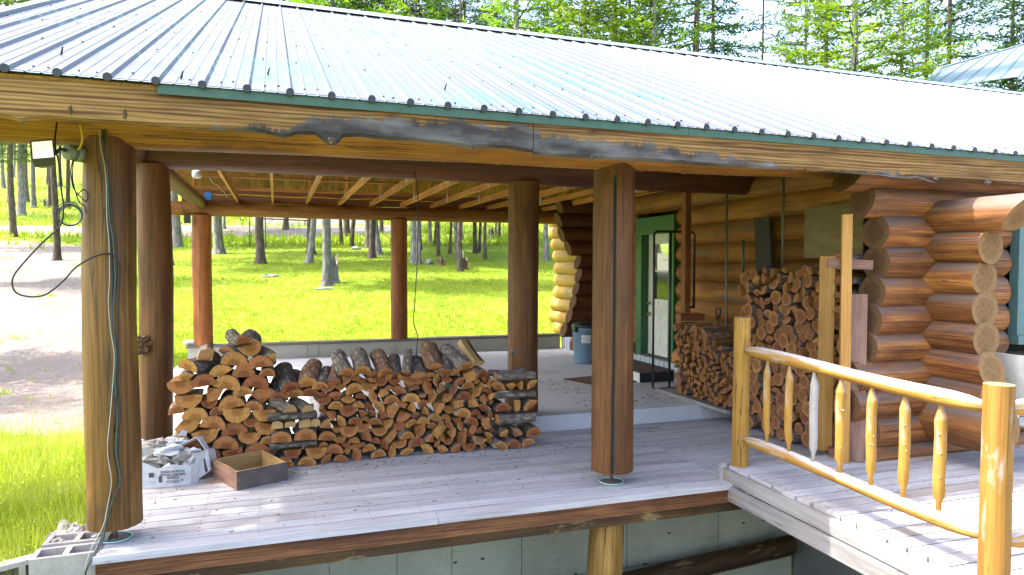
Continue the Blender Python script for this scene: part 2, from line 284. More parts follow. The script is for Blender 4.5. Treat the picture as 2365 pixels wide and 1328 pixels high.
# ---------------------------------------------------------------- mesh kit
class MB:
    def __init__(s): s.v = []; s.f = []; s.uv = []; s.mi = []; s.sm = []; s.rn = []; s.r = 0.5
    def face(s, idx, uvs, mi=0, sm=False): s.f.append(idx); s.uv.append(uvs); s.mi.append(mi); s.sm.append(sm); s.rn.append(s.r)
    def quad(s, a, b, c, d, uvs=None, mi=0, sm=False):
        n = len(s.v); s.v += [a, b, c, d]; s.face([n, n + 1, n + 2, n + 3], uvs or [(0, 0), (1, 0), (1, 1), (0, 1)], mi, sm)
    def obox(s, c, ax, ay, az, mi=0, off=None, long=0):
        "oriented box: half vectors ax, ay, az; grain along the longest"
        c = Vector(c); A = [Vector(ax), Vector(ay), Vector(az)]
        if off is None: off = (U(0, 60), U(0, 60))
        L = max(range(3), key=lambda i: A[i].length)
        for i in range(3):
            j, k_ = (i + 1) % 3, (i + 2) % 3
            for sg in (-1, 1):
                n = len(s.v); q = []
                for a, b in ((-1, -1), (1, -1), (1, 1), (-1, 1)):
                    if sg < 0: a, b = b, a
                    p = c + A[i] * sg + A[j] * a + A[k_] * b; s.v.append(p)
                    la, lb = a * A[j].length, b * A[k_].length
                    q.append((la, lb + i * .7) if j == L else (lb, la + i * .7) if k_ == L else (la * .2, lb))
                s.face([n, n + 1, n + 2, n + 3], [(u + off[0], v + off[1] + sg * .35) for u, v in q], mi)
    def box(s, x0, x1, y0, y1, z0, z1, mi=0, off=None):
        s.obox(((x0 + x1) / 2, (y0 + y1) / 2, (z0 + z1) / 2), ((x1 - x0) / 2, 0, 0), (0, (y1 - y0) / 2, 0), (0, 0, (z1 - z0) / 2), mi, off)
    def bar(s, p0, p1, w, h, up=(0, 0, 1), mi=0):
        p0, p1 = Vector(p0), Vector(p1); d = (p1 - p0); L = d.length; d.normalize()
        u = Vector(up); sd_ = d.cross(u); sd_.normalize(); u = sd_.cross(d)
        s.obox((p0 + p1) / 2, d * L / 2, sd_ * w / 2, u * h / 2, mi)
    def log(s, p0, p1, r0, r1=None, n=18, m=10, rough=.03, mi=0, me=1, seed=None, bend=0., grooves=(), round_end=0., capuv=(0, 0), flare=0., tilt0=None, tilt1=None):
        p0, p1 = Vector(p0), Vector(p1); r1 = r0 if r1 is None else r1
        d = p1 - p0; L = d.length; d.normalize()
        a = Vector((0, 0, 1)) if abs(d.z) < .9 else Vector((0, 1, 0))
        x = d.cross(a); x.normalize(); y = x.cross(d)
        sd_ = U(0, 500) if seed is None else seed; off = (U(0, 80), U(0, 80))
        base = len(s.v)
        ts = [i / m for i in range(m + 1)]
        for t in ts:
            r = r0 + (r1 - r0) * t
            if flare: r *= 1 + flare * max(0, 1 - t * L / .35) ** 2
            if round_end:
                e = min(t, 1 - t) * L
                if e < round_end: r *= math.sqrt(max(.15, 1 - (1 - e / round_end) ** 2))
            c = p0 + d * L * t + x * bend * math.sin(t * math.pi) * math.sin(sd_) + y * bend * math.sin(t * math.pi) * math.cos(sd_)
            for j in range(n):
                th = j / n * 2 * math.pi
                rr = r * (1 + rough * (mnoise.noise(Vector((math.cos(th) * 1.1 + sd_, math.sin(th) * 1.1, t * L * .9))) * 1.6 + .5 * mnoise.noise(Vector((math.cos(th) * 3, math.sin(th) * 3 + sd_, t * L * 3)))))
                for gj, gd, g0, g1 in grooves:
                    if j == gj and g0 <= t <= g1: rr *= 1 - gd
                q = c + (x * math.cos(th) + y * math.sin(th)) * rr
                if tilt0 is not None and t == 0: q = q + d * tilt0 * (math.sin(th))* r
                if tilt1 is not None and t == 1: q = q + d * tilt1 * (math.sin(th))* r
                s.v.append(q)
        per = 2 * math.pi * max(r0, r1)
        for i in range(m):
            for j in range(n):
                k_ = (j + 1) % n
                dk = any(gd >= .2 and gj in (j, k_) and g0 <= ts[i] <= g1 for gj, gd, g0, g1 in grooves)
                s.face([base + i * n + j, base + (i + 1) * n + j, base + (i + 1) * n + k_, base + i * n + k_],
                       [(ts[i] * L + off[0], j / n * per + off[1]), (ts[i + 1] * L + off[0], j / n * per + off[1]), (ts[i + 1] * L + off[0], (j + 1) / n * per + off[1]), (ts[i] * L + off[0], (j + 1) / n * per + off[1])], 2 if dk else mi, True)
        for e, rev in ((0, False), (m, True)):
            ring = [base + e * n + j for j in range(n)]; nb = len(s.v)
            cc = sum((Vector(s.v[q]) for q in ring), Vector()) / n
            uvs = []
            for q in ring:
                w_ = Vector(s.v[q]) - cc; uvs.append((w_.dot(x) + capuv[0], w_.dot(y) + capuv[1]))
            s.v += [Vector(s.v[q]) for q in ring]; idx = list(range(nb, nb + n))
            if rev: idx.reverse(); uvs.reverse()
            s.face(idx, uvs, me)
        return s
    def tube(s, pts, r, n=8, mi=0, closed=False):
        P = [Vector(p) for p in pts]; base = len(s.v); N = len(P); prev = None; acc = 0; us = []
        for i, p in enumerate(P):
            if closed: t = P[(i + 1) % N] - P[i - 1]
            else: t = (P[min(i + 1, N - 1)] - P[max(i - 1, 0)])
            t.normalize()
            if prev is None:
                a = Vector((0, 0, 1)) if abs(t.z) < .9 else Vector((0, 1, 0)); x = t.cross(a)
            else: x = prev - t * prev.dot(t)
            x.normalize(); prev = x; y = t.cross(x)
            rr = r[i] if isinstance(r, (list, tuple)) else r
            if i: acc += (P[i] - P[i - 1]).length
            us.append(acc)
            for j in range(n):
                th = j / n * 2 * math.pi; s.v.append(p + (x * math.cos(th) + y * math.sin(th)) * rr)
        rg = N if closed else N - 1
        for i in range(rg):
            a0 = base + i * n; b0 = base + ((i + 1) % N) * n
            for j in range(n):
                k_ = (j + 1) % n
                s.face([a0 + j, a0 + k_, b0 + k_, b0 + j], [(us[i], j / n * .3), (us[i], (j + 1) / n * .3), (us[(i + 1) % N], (j + 1) / n * .3), (us[(i + 1) % N], j / n * .3)], mi, True)
        if not closed:
            s.face([base + j for j in reversed(range(n))], [(0, 0)] * n, mi); s.face([base + (N - 1) * n + j for j in range(n)], [(0, 0)] * n, mi)
        return s
    def lathe(s, c, prof, n=24, mi=0, sm=True):
        "profile [(r,z)] round a vertical axis at c"
        c = Vector(c); base = len(s.v)
        for r, z in prof:
            for j in range(n):
                th = j / n * 2 * math.pi; s.v.append(c + Vector((math.cos(th) * r, math.sin(th) * r, z)))
        for i in range(len(prof) - 1):
            for j in range(n):
                k_ = (j + 1) % n
                s.face([base + i * n + j, base + i * n + k_, base + (i + 1) * n + k_, base + (i + 1) * n + j], [(prof[i][1], j * .05), (prof[i][1], j * .05 + .05), (prof[i + 1][1], j * .05 + .05), (prof[i + 1][1], j * .05)], mi, sm)
        s.face([base + j for j in reversed(range(n))], [(0, 0)] * n, mi); s.face([base + (len(prof) - 1) * n + j for j in range(n)], [(0, 0)] * n, mi)
        return s
    def blob(s, c, rx, ry, rz, amp=.2, n=12, m=8, mi=0, fr=2., flat_bottom=False):
        c = Vector(c); sd_ = U(0, 99); prof = []; base = len(s.v)
        for i in range(m + 1):
            ph = -math.pi / 2 + math.pi * i / m
            for j in range(n):
                th = j / n * 2 * math.pi; u = Vector((math.cos(ph) * math.cos(th), math.cos(ph) * math.sin(th), math.sin(ph)))
                k_ = 1 + amp * mnoise.noise(u * fr + Vector((sd_, 0, 0)))
                s.v.append(c + Vector((u.x * rx, u.y * ry, u.z * rz)) * k_)
        for i in range(m):
            for j in range(n):
                k_ = (j + 1) % n; s.face([base + i * n + j, base + i * n + k_, base + (i + 1) * n + k_, base + (i + 1) * n + j], [(i * .1, j * .1), (i * .1, j * .1 + .1), (i * .1 + .1, j * .1 + .1), (i * .1 + .1, j * .1)], mi, False)
        return s
    def mesh(s, name, mats):
        me = bpy.data.meshes.new(name)
        me.from_pydata([tuple(p) for p in s.v], [], s.f)
        for m in mats: me.materials.append(MT[m] if isinstance(m, str) else m)
        me.polygons.foreach_set("material_index", s.mi); me.polygons.foreach_set("use_smooth", s.sm)
        uvl = me.uv_layers.new(name="UVMap"); uvl.data.foreach_set("uv", [c for q in s.uv for uv in q for c in uv])
        at = me.attributes.new("rnd", 'FLOAT', 'FACE'); at.data.foreach_set("value", s.rn)
        me.update(); return me
    def build(s, name, mats, parent=None, **kw):
        o = bpy.data.objects.new(name, s.mesh(name, mats)); COL.objects.link(o)
        if parent is not None: o.parent = parent
        return tag(o, **kw)

def tag(o, label=None, cat=None, group=None, kind=None):
    if label: o['label'] = label
    if cat: o['category'] = cat
    if group: o['group'] = group
    if kind: o['kind'] = kind
    return o
def empty(name, label, cat, loc=(0, 0, 0), group=None):
    o = bpy.data.objects.new(name, None); COL.objects.link(o); o.location = loc; o.empty_display_size = .1
    return tag(o, label, cat, group)
def rel(o, root):
    "keep world geometry when the root stands at its base"
    o.matrix_parent_inverse = Matrix.Translation(-Vector(root.location)); return o
def part(mb, name, mats, root, label=None):
    o = mb.build(name, mats, root)
    if root.type == 'EMPTY': rel(o, root)
    if label: o['label'] = label
    return o
ORD = "zeroth first second third fourth fifth sixth seventh eighth ninth tenth eleventh twelfth thirteenth fourteenth fifteenth sixteenth seventeenth eighteenth nineteenth twentieth".split()
def ordn(i):
    if i <= 20: return ORD[i]
    t = {2: 'twenty', 3: 'thirty', 4: 'forty'}[i // 10]
    return t + '-' + ORD[i % 10] if i % 10 else {2: 'twentieth', 3: 'thirtieth', 4: 'fortieth'}[i // 10]

# ================================================================ TERRAIN
GD = [0, 8, 12, 15, 20, 26, 33, 45, 60, 80, 110, 150, 220, 400]
GZ = [-.22, -.22, -.14, .02, .55, 1.15, 1.95, 3.15, 5.2, 8.7, 16, 27, 42, 70]
def dt(x, y):  # depth along the slope, lateral
    return x * .3193 + y * .9477, x * .9477 - y * .3193
def gz(x, y):
    d, t = dt(x, y)
    z = float(np.interp(d, GD, GZ))
    am = min(1, max(0, (d - 16) / 30))
    return z + am * .5 * mnoise.noise(Vector((x * .06, y * .06, 0))) + .03 * mnoise.noise(Vector((x * .5, y * .5, 3))) * min(1, max(.3, (d - 8) / 8))
def sstep(a, b, x):
    t = min(1, max(0, (x - a) / (b - a))); return t * t * (3 - 2 * t)
def gravel(x, y):
    d, t = dt(x, y)
    wob = 1.6 * mnoise.noise(Vector((x * .22, y * .22, 0))) + .5 * mnoise.noise(Vector((x * .9, y * .9, 5)))
    a = t / max(d, .1)
    left = sstep(-.50, -.60, a + wob * .012) * sstep(8.2, 9.4, d + wob * .5) * sstep(47, 43, d + wob) * sstep(-.86, -.73, a + wob * .02)
    road = sstep(50, 51.5, d + wob * .6) * sstep(60, 57, d + wob * .8) * sstep(-.10, -.20, a)
    bare = sstep(57, 62, d) * sstep(76, 70, d + wob * 2) * sstep(-.40, -.34, a) * sstep(-.17, -.23, a)
    p = max(left, road, bare * .9)
    p -= .55 * sstep(.25, .5, mnoise.noise(Vector((x * .55, y * .55, 9)))) * left
    return max(0, min(1, p))
def ground_mesh():
    def axis(a, b, s0, g):
        v = [0.]; s = s0
        while v[-1] < b: v.append(v[-1] + s); s *= g
        q = [0.]; s = s0
        while q[-1] > a: q.append(q[-1] - s); s *= g
        return sorted(set(q + v))
    xs = sorted([-1.17 + v for v in axis(-330, 330, .28, 1.022)] + [-1.20]); ys = sorted([6.66 + v for v in axis(-60, 420, .28, 1.016)] + [6.69])
    nx, ny = len(xs), len(ys); V = []; G = []
    for y in ys:
        for x in xs:
            pit = x > -1.18 and y < 6.67
            V.append((x, y, -1.85 if pit else gz(x, y) )); G.append(0.6 if pit else gravel(x, y))
    Fc = []
    for j in range(ny - 1):
        for i in range(nx - 1):
            Fc.append((j * nx + i, j * nx + i + 1, (j + 1) * nx + i + 1, (j + 1) * nx + i))
    me = bpy.data.meshes.new('ground'); me.from_pydata(V, [], Fc); me.update()
    a = me.attributes.new("gravel", 'FLOAT', 'POINT'); a.data.foreach_set("value", G)
    me.polygons.foreach_set("use_smooth", [True] * len(Fc))
    return me
k = NT('ground_cover'); p = k.pos()
n1 = k.noise(p, .35, 6, .65); n2 = k.noise(p, 6, 5, .7); n3 = k.noise(k.map(p, (1, 1, 1)), 1.4, 4)
gr = k.ramp(k.math('ADD', k.math('MULTIPLY', n2, .55), k.math('MULTIPLY', n1, .45)), [(.33, (.095, .145, .012)), (.5, (.165, .23, .018)), (.66, (.25, .295, .035))])
gr = k.mix(k.ramp(n3, [(.58, 0), (.75, .5)]), gr, (.17, .155, .06))
gv = k.ramp(k.noise(p, 22, 6, .75), [(.3, (.08, .066, .058)), (.5, (.15, .128, .115)), (.7, (.235, .205, .19))])
gv = k.mix(k.ramp(k.noise(p, .8, 5, .7), [(.5, 0), (.7, .5)]), gv, (.15, .115, .085))
m_ = k.ramp(k.math('ADD', k.attr("gravel"), k.math('MULTIPLY', k.math('SUBTRACT', k.noise(p, 3.5, 6, .7), .5), .9)), [(.42, 0), (.58, 1)])
col = k.mix(m_, gr, gv); k.bump(k.math('ADD', n2, k.noise(p, 25, 4)), .5, .03)
MT['ground'] = k.done(col, .95, .1)
gm = ground_mesh(); gm.materials.append(MT['ground'])
go = bpy.data.objects.new('ground', gm); COL.objects.link(go); tag(go, kind='structure')

# ================================================================ DECK, SLAB, RAMP
def boards(mb, x0, x1, y0, y1, wdt, z, th, slope=0., jit=0., seams=2):
    y = y1
    while y > y0 + .02:
        ya = max(y - wdt, y0)
        cuts = sorted([x0 + jit * U(-1, 1) * .5] + [U(x0 + .3, x1 - .3) for _ in range(random.choice([0, 0, 1, 1]))] + [x1])
        for a, b in zip(cuts, cuts[1:]):
            mb.r = rnd(); dz = U(-.002, .002)
            zz = lambda yy: z + slope * (yy - y1) + dz
            za, zb = zz(ya), zz(y - .012)
            off = (U(0, 90), U(0, 90))
            c = Vector(((a + b) / 2, (ya + y - .012) / 2, (za + zb) / 2 - th / 2))
            mb.obox(c, ((b - a) / 2 - .0015, 0, 0), (0, (y - .012 - ya) / 2, (zb - za) / 2), (0, 0, th / 2), 0, off)
        y -= wdt
mb = MB(); boards(mb, -1.16, 3.86, 5.34, 7.555, .1445, 0, .04); boards(mb, 3.864, 5.70, 5.37, 7.555, .1445, 0, .04)
mb.r = .8; mb.obox((-.0, 5.268, -.018), (1.16, 0, 0), (0, .068, 0), (0, 0, .024)); mb.obox((2.517, 5.268, -.018), (1.353, 0, 0), (0, .067, 0), (0, 0, .0238))
deck = mb.build('deck', ['deck'], kind='structure')
mb = MB(); mb.box(-1.10, 5.62, 5.40, 7.53, -.16, -.045); part(mb, 'deck_joists', ['rim_dark'], deck)
mb = MB(); mb.box(-1.15, 3.83, 5.225, 5.265, -.165, -.043); part(mb, 'rim_joist', ['rim_brown'], deck)
mb = MB(); mb.box(-1.13, .55, 5.27, 5.36, -.26, -.166); mb.box(.553, 2.1, 5.272, 5.36, -.258, -.166); mb.box(2.103, 4.6, 5.27, 5.36, -.26, -.166); part(mb, 'under_beam', ['rim_dark'], deck)
mb = MB(); mb.box(-1.155, -1.115, 5.27, 7.5, -.2, -.045); part(mb, 'end_joist', ['rim_dark'], deck)
mb = MB(); mb.box(-1.62, 5.71, 7.56, 13.66, -.3, .18); mb.build('porch_slab', ['slab'], kind='structure')
mb = MB(); boards(mb, 3.87, 8.9, .2, 5.34, .146, .135, .04, slope=.012, jit=.05, seams=1)
rampo = mb.build('ramp_deck', ['ramp'], kind='structure')
mb = MB()
mb.obox((3.835, 3.33, .030), (.02, 0, 0), (0, 2.02, .024), (0, 0, .058)); mb.obox((3.805, 3.31, -.105), (.02, 0, 0), (0, 1.97, .024), (0, 0, .064))
part(mb, 'side_board', ['rim_grey'], rampo)
mb = MB(); mb.box(3.80, 3.86, 5.345, 5.385, .0, .15); mb.box(3.86, 5.6, 5.345, 5.37, .0, .125); part(mb, 'end_board', ['rim_grey'], rampo)
mb = MB()
for x in (4.6, 5.4, 6.2, 7.0, 7.8): mb.box(x, x + .04, .3, 5.3, -.16, .03)
part(mb, 'ramp_joist', ['rim_dark'], rampo)

# foundation below deck
fw_ = empty('foundation_wall', 'grey-green board-marked concrete wall below the front edge of the deck', 'wall', (2.3, 6.7, -1.85))
mb = MB(); mb.box(-1.16, 5.72, 6.66, 6.80, -1.9, -.17)
part(mb, 'rear_wall', ['found'], fw_)
mb = MB(); mb.box(5.74, 5.90, .2, 6.64, -1.9, -.17); part(mb, 'side_wall', ['found2'], fw_)
mb = MB(); mb.box(-1.34, -1.175, 3.0, 6.64, -1.9, -.26); part(mb, 'side_wall', ['found2'], fw_)
mb = MB()
for z in (-.72, -1.32): mb.box(-1.15, 5.7, 6.653, 6.659, z, z + .008)
for x in (-.4, .45, 1.08, 1.62, 2.35, 3.55, 4.7): mb.box(x, x + .006, 6.654, 6.6595, -1.85, -.72 if rnd() < .6 else -.18)
part(mb, 'form_line', ['found2'], fw_)
mb = MB()
for i in range(26):
    x = -.9 + i * .26 + U(-.05, .05); z = random.choice([-.70, -1.30, -1.0]); mb.obox((x, 6.65, z), (.014, 0, 0), (0, .008, 0), (0, 0, .006))
part(mb, 'form_tie', ['blackmetal'], fw_)
mb = MB(); mb.log((-.5, 6.42, -1.63), (5.5, 6.42, -1.22), .10, .11, n=10, m=10, rough=.1)
mb.build('fallen_timber', ['rim_dark', 'rim_dark'], label='dark rotting timber leaning along the foot of the concrete wall below the deck', cat='timber')
mb = MB(); mb.log((2.70, 5.46, -1.87), (2.72, 5.46, -.262), .19, .148, n=22, m=10, rough=.09, bend=.015, grooves=((5, .12, 0, .9), (14, .12, .1, 1)))
mb.blob((2.66, 5.30, -.75), .05, .03, .06, .3); mb.build('stub_post', ['stub', 'stub'], label='short yellow log stub standing under the front edge of the deck', cat='post')

# stem wall at the back
sw = empty('stem_wall', 'low concrete wall with grey cap board along the back of the porch', 'wall', (2.1, 13.75, .18))
mb = MB(); mb.box(-1.5, 5.68, 13.67, 13.86, -.2, .425); part(mb, 'concrete_wall', ['stem'], sw)
mb = MB(); mb.box(-1.52, .35, 13.64, 13.89, .426, .472); mb.box(.353, 2.9, 13.642, 13.888, .426, .470); mb.box(2.903, 5.68, 13.64, 13.89, .426, .472); part(mb, 'cap_board', ['stemcap'], sw)
mb = MB()
for x in (.55, .75, 2.2, 2.85, 3.7): mb.box(x, x + .008, 13.664, 13.669, .18, .42)
part(mb, 'wall_joint', ['found2'], sw)
mb = MB(); mb.blob((-1.47, 13.75, .52), .12, .08, .05, .4); mb.blob((-1.32, 13.72, .50), .07, .06, .04, .5)
mb.build('rag', ['paper'], label='crumpled pale rag on the left end of the low back wall', cat='rag')

# ================================================================ POSTS
def post(nm_, x, y, z0, z1, r, mat, label, bottom=.04, seed=None, grooves=(), bend=.01, top=1.0, rough=.04):
    root = empty('porch_post', label, 'post', (x, y, z0 - .0), 'log posts holding up the porch roof')
    mb = MB(); g = bottom or 0
    mb.log((x, y, z0 + g), (x, y, z1), r, r * top, n=80, m=26, rough=rough, seed=seed, grooves=grooves, bend=bend, tilt0=0)
    part(mb, 'log', [mat, 'log_end', 'oldboard'], root)
    if bottom:
        mb = MB(); mb.tube([(x, y, z0), (x, y, z0 + g + .01)], .014, 8); part(mb, 'steel_pin', ['rust'], root)
        mb = MB(); mb.tube([(x, y, z0 + .0045), (x, y, z0 + .0085)], .105, 28, mi=0); mb.tube([(x + .105 * math.cos(a * .1257 * 2), y + .105 * math.sin(a * .1257 * 2), z0 + .01) for a in range(25)], .004, 5, mi=1, closed=True)
        part(mb, 'base_plate', ['plate', 'mint'], root)
    return root
p1 = post('p', -1.09, 5.54, 0, 2.80, .175, 'post_gold', 'thick golden log post at the front left corner with cables hanging down it', bottom=.11, seed=3, grooves=((50, .05, 0, .6), (53, .03, .1, .95), (63, .04, .2, .9), (66, .03, 0, .5)), bend=.03, top=.93)
p5 = post('p', 2.83, 5.60, 0, 2.82, .184, 'post', 'brown log post split by a long dark crack at the middle of the front edge', bottom=.12, seed=11, grooves=((65, .30, 0, .93), (66, .12, .0, .28), (69, .05, .3, 1)), bend=.0)
p2 = post('p', -1.15, 7.75, .18, 2.92, .155, 'post', 'reddish brown log post with a burl, behind the front left corner post', seed=5, bend=.02)
mb = MB(); mb.blob((-1.245, 7.60, 1.15), .085, .07, .085, .7, n=18, m=12, fr=5); part(mb, 'burl', ['bark_brown'], p2)
p6 = post('p', 2.755, 7.75, .18, 2.90, .178, 'post', 'brown log post at the right end of the front firewood stack', seed=8)
p3 = post('p', -1.25, 13.78, .475, 2.81, .165, 'post_red', 'orange log post standing on the left end of the low back wall', bottom=0, seed=21)
p4 = post('p', 2.30, 13.78, .475, 2.81, .162, 'post_red', 'orange log post standing on the middle of the low back wall', bottom=0, seed=25)

# ================================================================ CABIN
cab = empty('log_cabin', 'log cabin with crossed log corners, green door and pale blue foundation', 'cabin', (5.9, 9, .12))
mb = MB()
LZ = [2.81, 2.53, 2.25, 1.97, 1.69, 1.43, 1.17, .91, .65, .39]
LX = [4.98, 5.13, 5.30, 5.32, 5.28, 5.24, 5.20, 5.03, 5.0, 5.25]
for i, (z, x) in enumerate(zip(LZ, LX)):
    r = .158 if i else .175; r *= U(.97, 1.04)
    mb.log((x, 5.13, z - (.03 if i == 0 else 0)), (6.86 if 1.1 < z < 2.6 else 9.4, 5.13, z), r * .98, r, n=28, m=24, rough=.055, bend=.006, tilt0=(.7 if i == 0 else .2 if i == 1 else -.3 if i == 7 else 0))
mb.log((5.2, 5.13, .16), (9.4, 5.13, .14), .13, .13, n=20, m=14)
[mb.log((7.95, 5.13, z), (9.4, 5.13, z), .16, n=16, m=6) for z in LZ if 1.1 < z < 2.6]; mb.log((5.0, 5.17, 3.0), (9.4, 5.17, 3.0), .12, n=20, m=8)
part(mb, 'front_log_wall', ['front_log', 'log_end'], cab)
RZ = [2.95, 2.67, 2.39, 2.11, 1.83, 1.55, 1.29, 1.03, .78, .50]
RY = [5.30, 5.30, 4.22, 4.50, 4.55, 4.54, 4.52, 4.46, 4.44, 4.35]
mb = MB(); mc = MB()
for i, (z, y) in enumerate(zip(RZ, RY)):
    r = .163 * U(.97, 1.04) * (1.3 if i == 9 else 1)
    mc.log((5.95, y, z), (5.95, 5.45, z), r * .97, r, n=28, m=10, rough=.03, tilt0=(-.9 if i == 2 else .25 if i in (7, 8) else 0), capuv=(0, 0), me=1)
    segs = [(5.42, 13.3)] if z > 2.8 else [(5.42, 9.36), (10.62, 13.3)]
    for a, b in segs: mb.log((5.955, a, z), (5.955, b, z), r, r, n=28, m=int((b - a) * 3) + 2, rough=.035, bend=.008)
mb.log((5.95, 5.3, .34), (5.95, 13.3, .34), .10, n=14, m=8)
part(mb, 'door_log_wall', ['wall_log', 'log_end'], cab); part(mc, 'corner_log_ends', ['front_log', 'log_end_light'], cab)
mb = MB(); WX = [5.12, 5.10, 5.16, 5.30, 5.50, 5.52, 5.47, 5.41, 5.33, 5.22, 5.42]
for i, x in enumerate(WX):
    z = 3.03 - i * .26; mb.log((x, 12.4, z), (9.4, 12.4, z), .145, n=20, m=16, rough=.03, tilt0=(-.35 if i < 4 else .3))
part(mb, 'rear_log_wall', ['beam_dark', 'log_end_light'], cab)  # dark beam wood puts the shade of this inward face into the colour
mb = MB()
for i, (z, y) in enumerate(zip([2.9, 2.64, 2.38, 2.12, 1.86, 1.60, 1.34, 1.06, .78, .56], [14.9, 14.85, 14.7, 14.55, 14.45, 14.45, 14.5, 14.75, 14.8, 14.5])):
    mb.log((5.93, 12.5, z), (5.93, y, z), .155, .15, n=20, m=12, rough=.05, round_end=.10)
part(mb, 'rear_log_ends', ['lawnlit_log', 'lawnlit_log'], cab)
mb = MB(); mb.box(5.70, 5.80, 5.36, 9.2, -.2, .44); mb.box(5.70, 5.80, 9.2, 13.63, -.2, .44)
for i in range(56): y = 5.4 + i * .147; mb.box(5.694, 5.6995, y, y + .006, .18, .44, 1)
part(mb, 'painted_foundation', ['paintblue', 'found2'], cab)
mb = MB(); mb.box(6.3, 9.2, 5.3, 12.3, .1, 3.0); part(mb, 'interior', ['oldboard'], cab)
# door
dr = MB()
dr.box(5.765, 5.80, 9.375, 9.53, .42, 2.43); dr.box(5.765, 5.80, 10.38, 10.545, .42, 2.43); dr.box(5.762, 5.80, 9.37, 10.55, 2.431, 2.71)
dr.box(5.801, 6.10, 9.385, 9.525, .42, 2.70); dr.box(5.801, 6.10, 10.385, 10.62, .42, 2.70); dr.box(5.801, 6.10, 9.53, 10.38, 2.45, 2.70)
df = part(dr, 'door_frame', ['green'], cab)
mb = MB(); mb.box(5.74, 6.10, 9.53, 10.382, .40, .455); mb.build('threshold', ['stemcap'], df)
mb = MB(); X = 5.905
mb.box(X, X + .045, 9.53, 10.38, .46, 1.36); mb.box(X, X + .045, 9.53, 9.66, 1.361, 2.44); mb.box(X, X + .045, 10.22, 10.38, 1.361, 2.44); mb.box(X, X + .045, 9.661, 10.219, 2.30, 2.44)
mb.box(X - .014, X - .001, 9.64, 10.24, 2.28, 2.32); mb.box(X - .014, X - .001, 9.64, 10.24, 1.34, 1.38); mb.box(X - .014, X - .001, 9.64, 9.68, 1.381, 2.279); mb.box(X - .014, X - .001, 10.20, 10.24, 1.381, 2.279); mb.box(X - .012, X, 9.681, 10.199, 1.82, 1.85)
for ya, yb in ((9.62, 9.91), (9.98, 10.27)): mb.box(X - .006, X - .001, ya, yb, .62, 1.2)
door = part(mb, 'door', ['white'], cab)
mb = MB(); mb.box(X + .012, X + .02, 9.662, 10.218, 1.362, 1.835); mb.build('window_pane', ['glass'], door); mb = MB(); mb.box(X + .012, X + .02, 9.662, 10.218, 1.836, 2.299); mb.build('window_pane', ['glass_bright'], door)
for z, r in ((1.12, .032), (1.30, .025)):
    mb = MB(); mb.tube([(X, 10.31, z), (X - .02, 10.31, z), (X - .03, 10.31, z), (X - .06, 10.31, z)], [r, r, r * .6, r * .9], 12); mb.build('door_knob' if z < 1.2 else 'deadbolt', ['brass'], door)
mb = MB(); mb.box(5.775, 5.79, 10.86, 10.94, 1.28, 1.42); part(mb, 'switch_box', ['white'], cab)
# window on the front wall
mb = MB(); mb.box(6.90, 7.02, 4.93, 5.02, 1.26, 2.42); mb.box(7.80, 7.92, 4.93, 5.02, 1.26, 2.42); mb.box(6.90, 7.92, 4.93, 5.018, 2.421, 2.54); mb.box(6.88, 7.94, 4.90, 5.02, 1.17, 1.259); wf = part(mb, 'window', ['teal'], cab)
mb = MB(); mb.box(7.02, 7.80, 5.0, 5.01, 1.26, 2.42); mb.build('window_pane', ['glass'], wf)

# step, mats
st = empty('door_step', 'low white step with worn brown carpet below the green door', 'step', (5.4, 9.9, .18))
mb = MB(); mb.box(5.13, 5.69, 9.24, 10.9, .18, .33); part(mb, 'step_box', ['white'], st)
mb = MB(); mb.box(5.10, 5.69, 9.22, 10.92, .331, .352); part(mb, 'carpet', ['carpet'], st)
mb = MB(); mb.box(5.12, 5.69, 9.222, 9.239, .185, .33); part(mb, 'black_edging', ['carpet_black'], st)
mb = MB(); mb.obox((4.72, 9.62, .186), (.42, .1, 0), (-.13, .36, 0), (0, 0, .005)); mt = mb.build('door_mat', ['mat_brown'], label='flat brown door mat lying on the slab before the step', cat='mat')
mb = MB(); mb.obox((4.72, 9.62, .193), (.31, .075, 0), (-.095, .27, 0), (0, 0, .002)); mb.build('mat_inset', ['carpet'], mt)

# ================================================================ PORCH ROOF
SL = .4225
def rz(x, y): return 3.05 + SL * (y - 4.75) - .0078 * x
X0, X1, YE, YR = -2.17, 18.6, 4.70, 11.6
roof = empty('porch_roof', 'long low roof of ribbed green metal over the porch, fading to white with glare', 'roof', (2, 5, 2.9))
mb = MB(); prof = []
x = X0; i = 0
while x < X1:
    prof += [(x, 0), (x + .066, 0), (x + .071, .004), (x + .079, .004), (x + .084, 0), (x + .146, 0), (x + .151, .004), (x + .159, .004), (x + .164, 0), (x + .214, 0), (x + .228, .024), (x + .240, .024)]
    x += .254
ys = [YE - .03, 6.6, 9.1, YR - .02]; off = 0
for a, b in zip(prof, prof[1:]):
    for ya, yb in zip(ys, ys[1:]):
        pts = [(a[0], ya, rz(a[0], ya) + a[1]), (b[0], ya, rz(b[0], ya) + b[1]), (b[0], yb, rz(b[0], yb) + b[1]), (a[0], yb, rz(a[0], yb) + a[1])]
        mb.quad(*pts, uvs=[(q[0], q[1]) for q in pts])
metal = part(mb, 'metal_roofing', ['roof'], roof)
so_ = metal.modifiers.new("t", 'SOLIDIFY'); so_.thickness = .0015; so_.offset = -1
mb = MB()   # underside sheathing, then the far slope
mb.quad((X0, YE, rz(X0, YE) - .03), (X0, YR, rz(X0, YR) - .03), (9.6, YR, rz(9.6, YR) - .03), (9.6, YE, rz(9.6, YE) - .03), uvs=[(0, 0), (7, 0), (7, 12), (0, 12)])
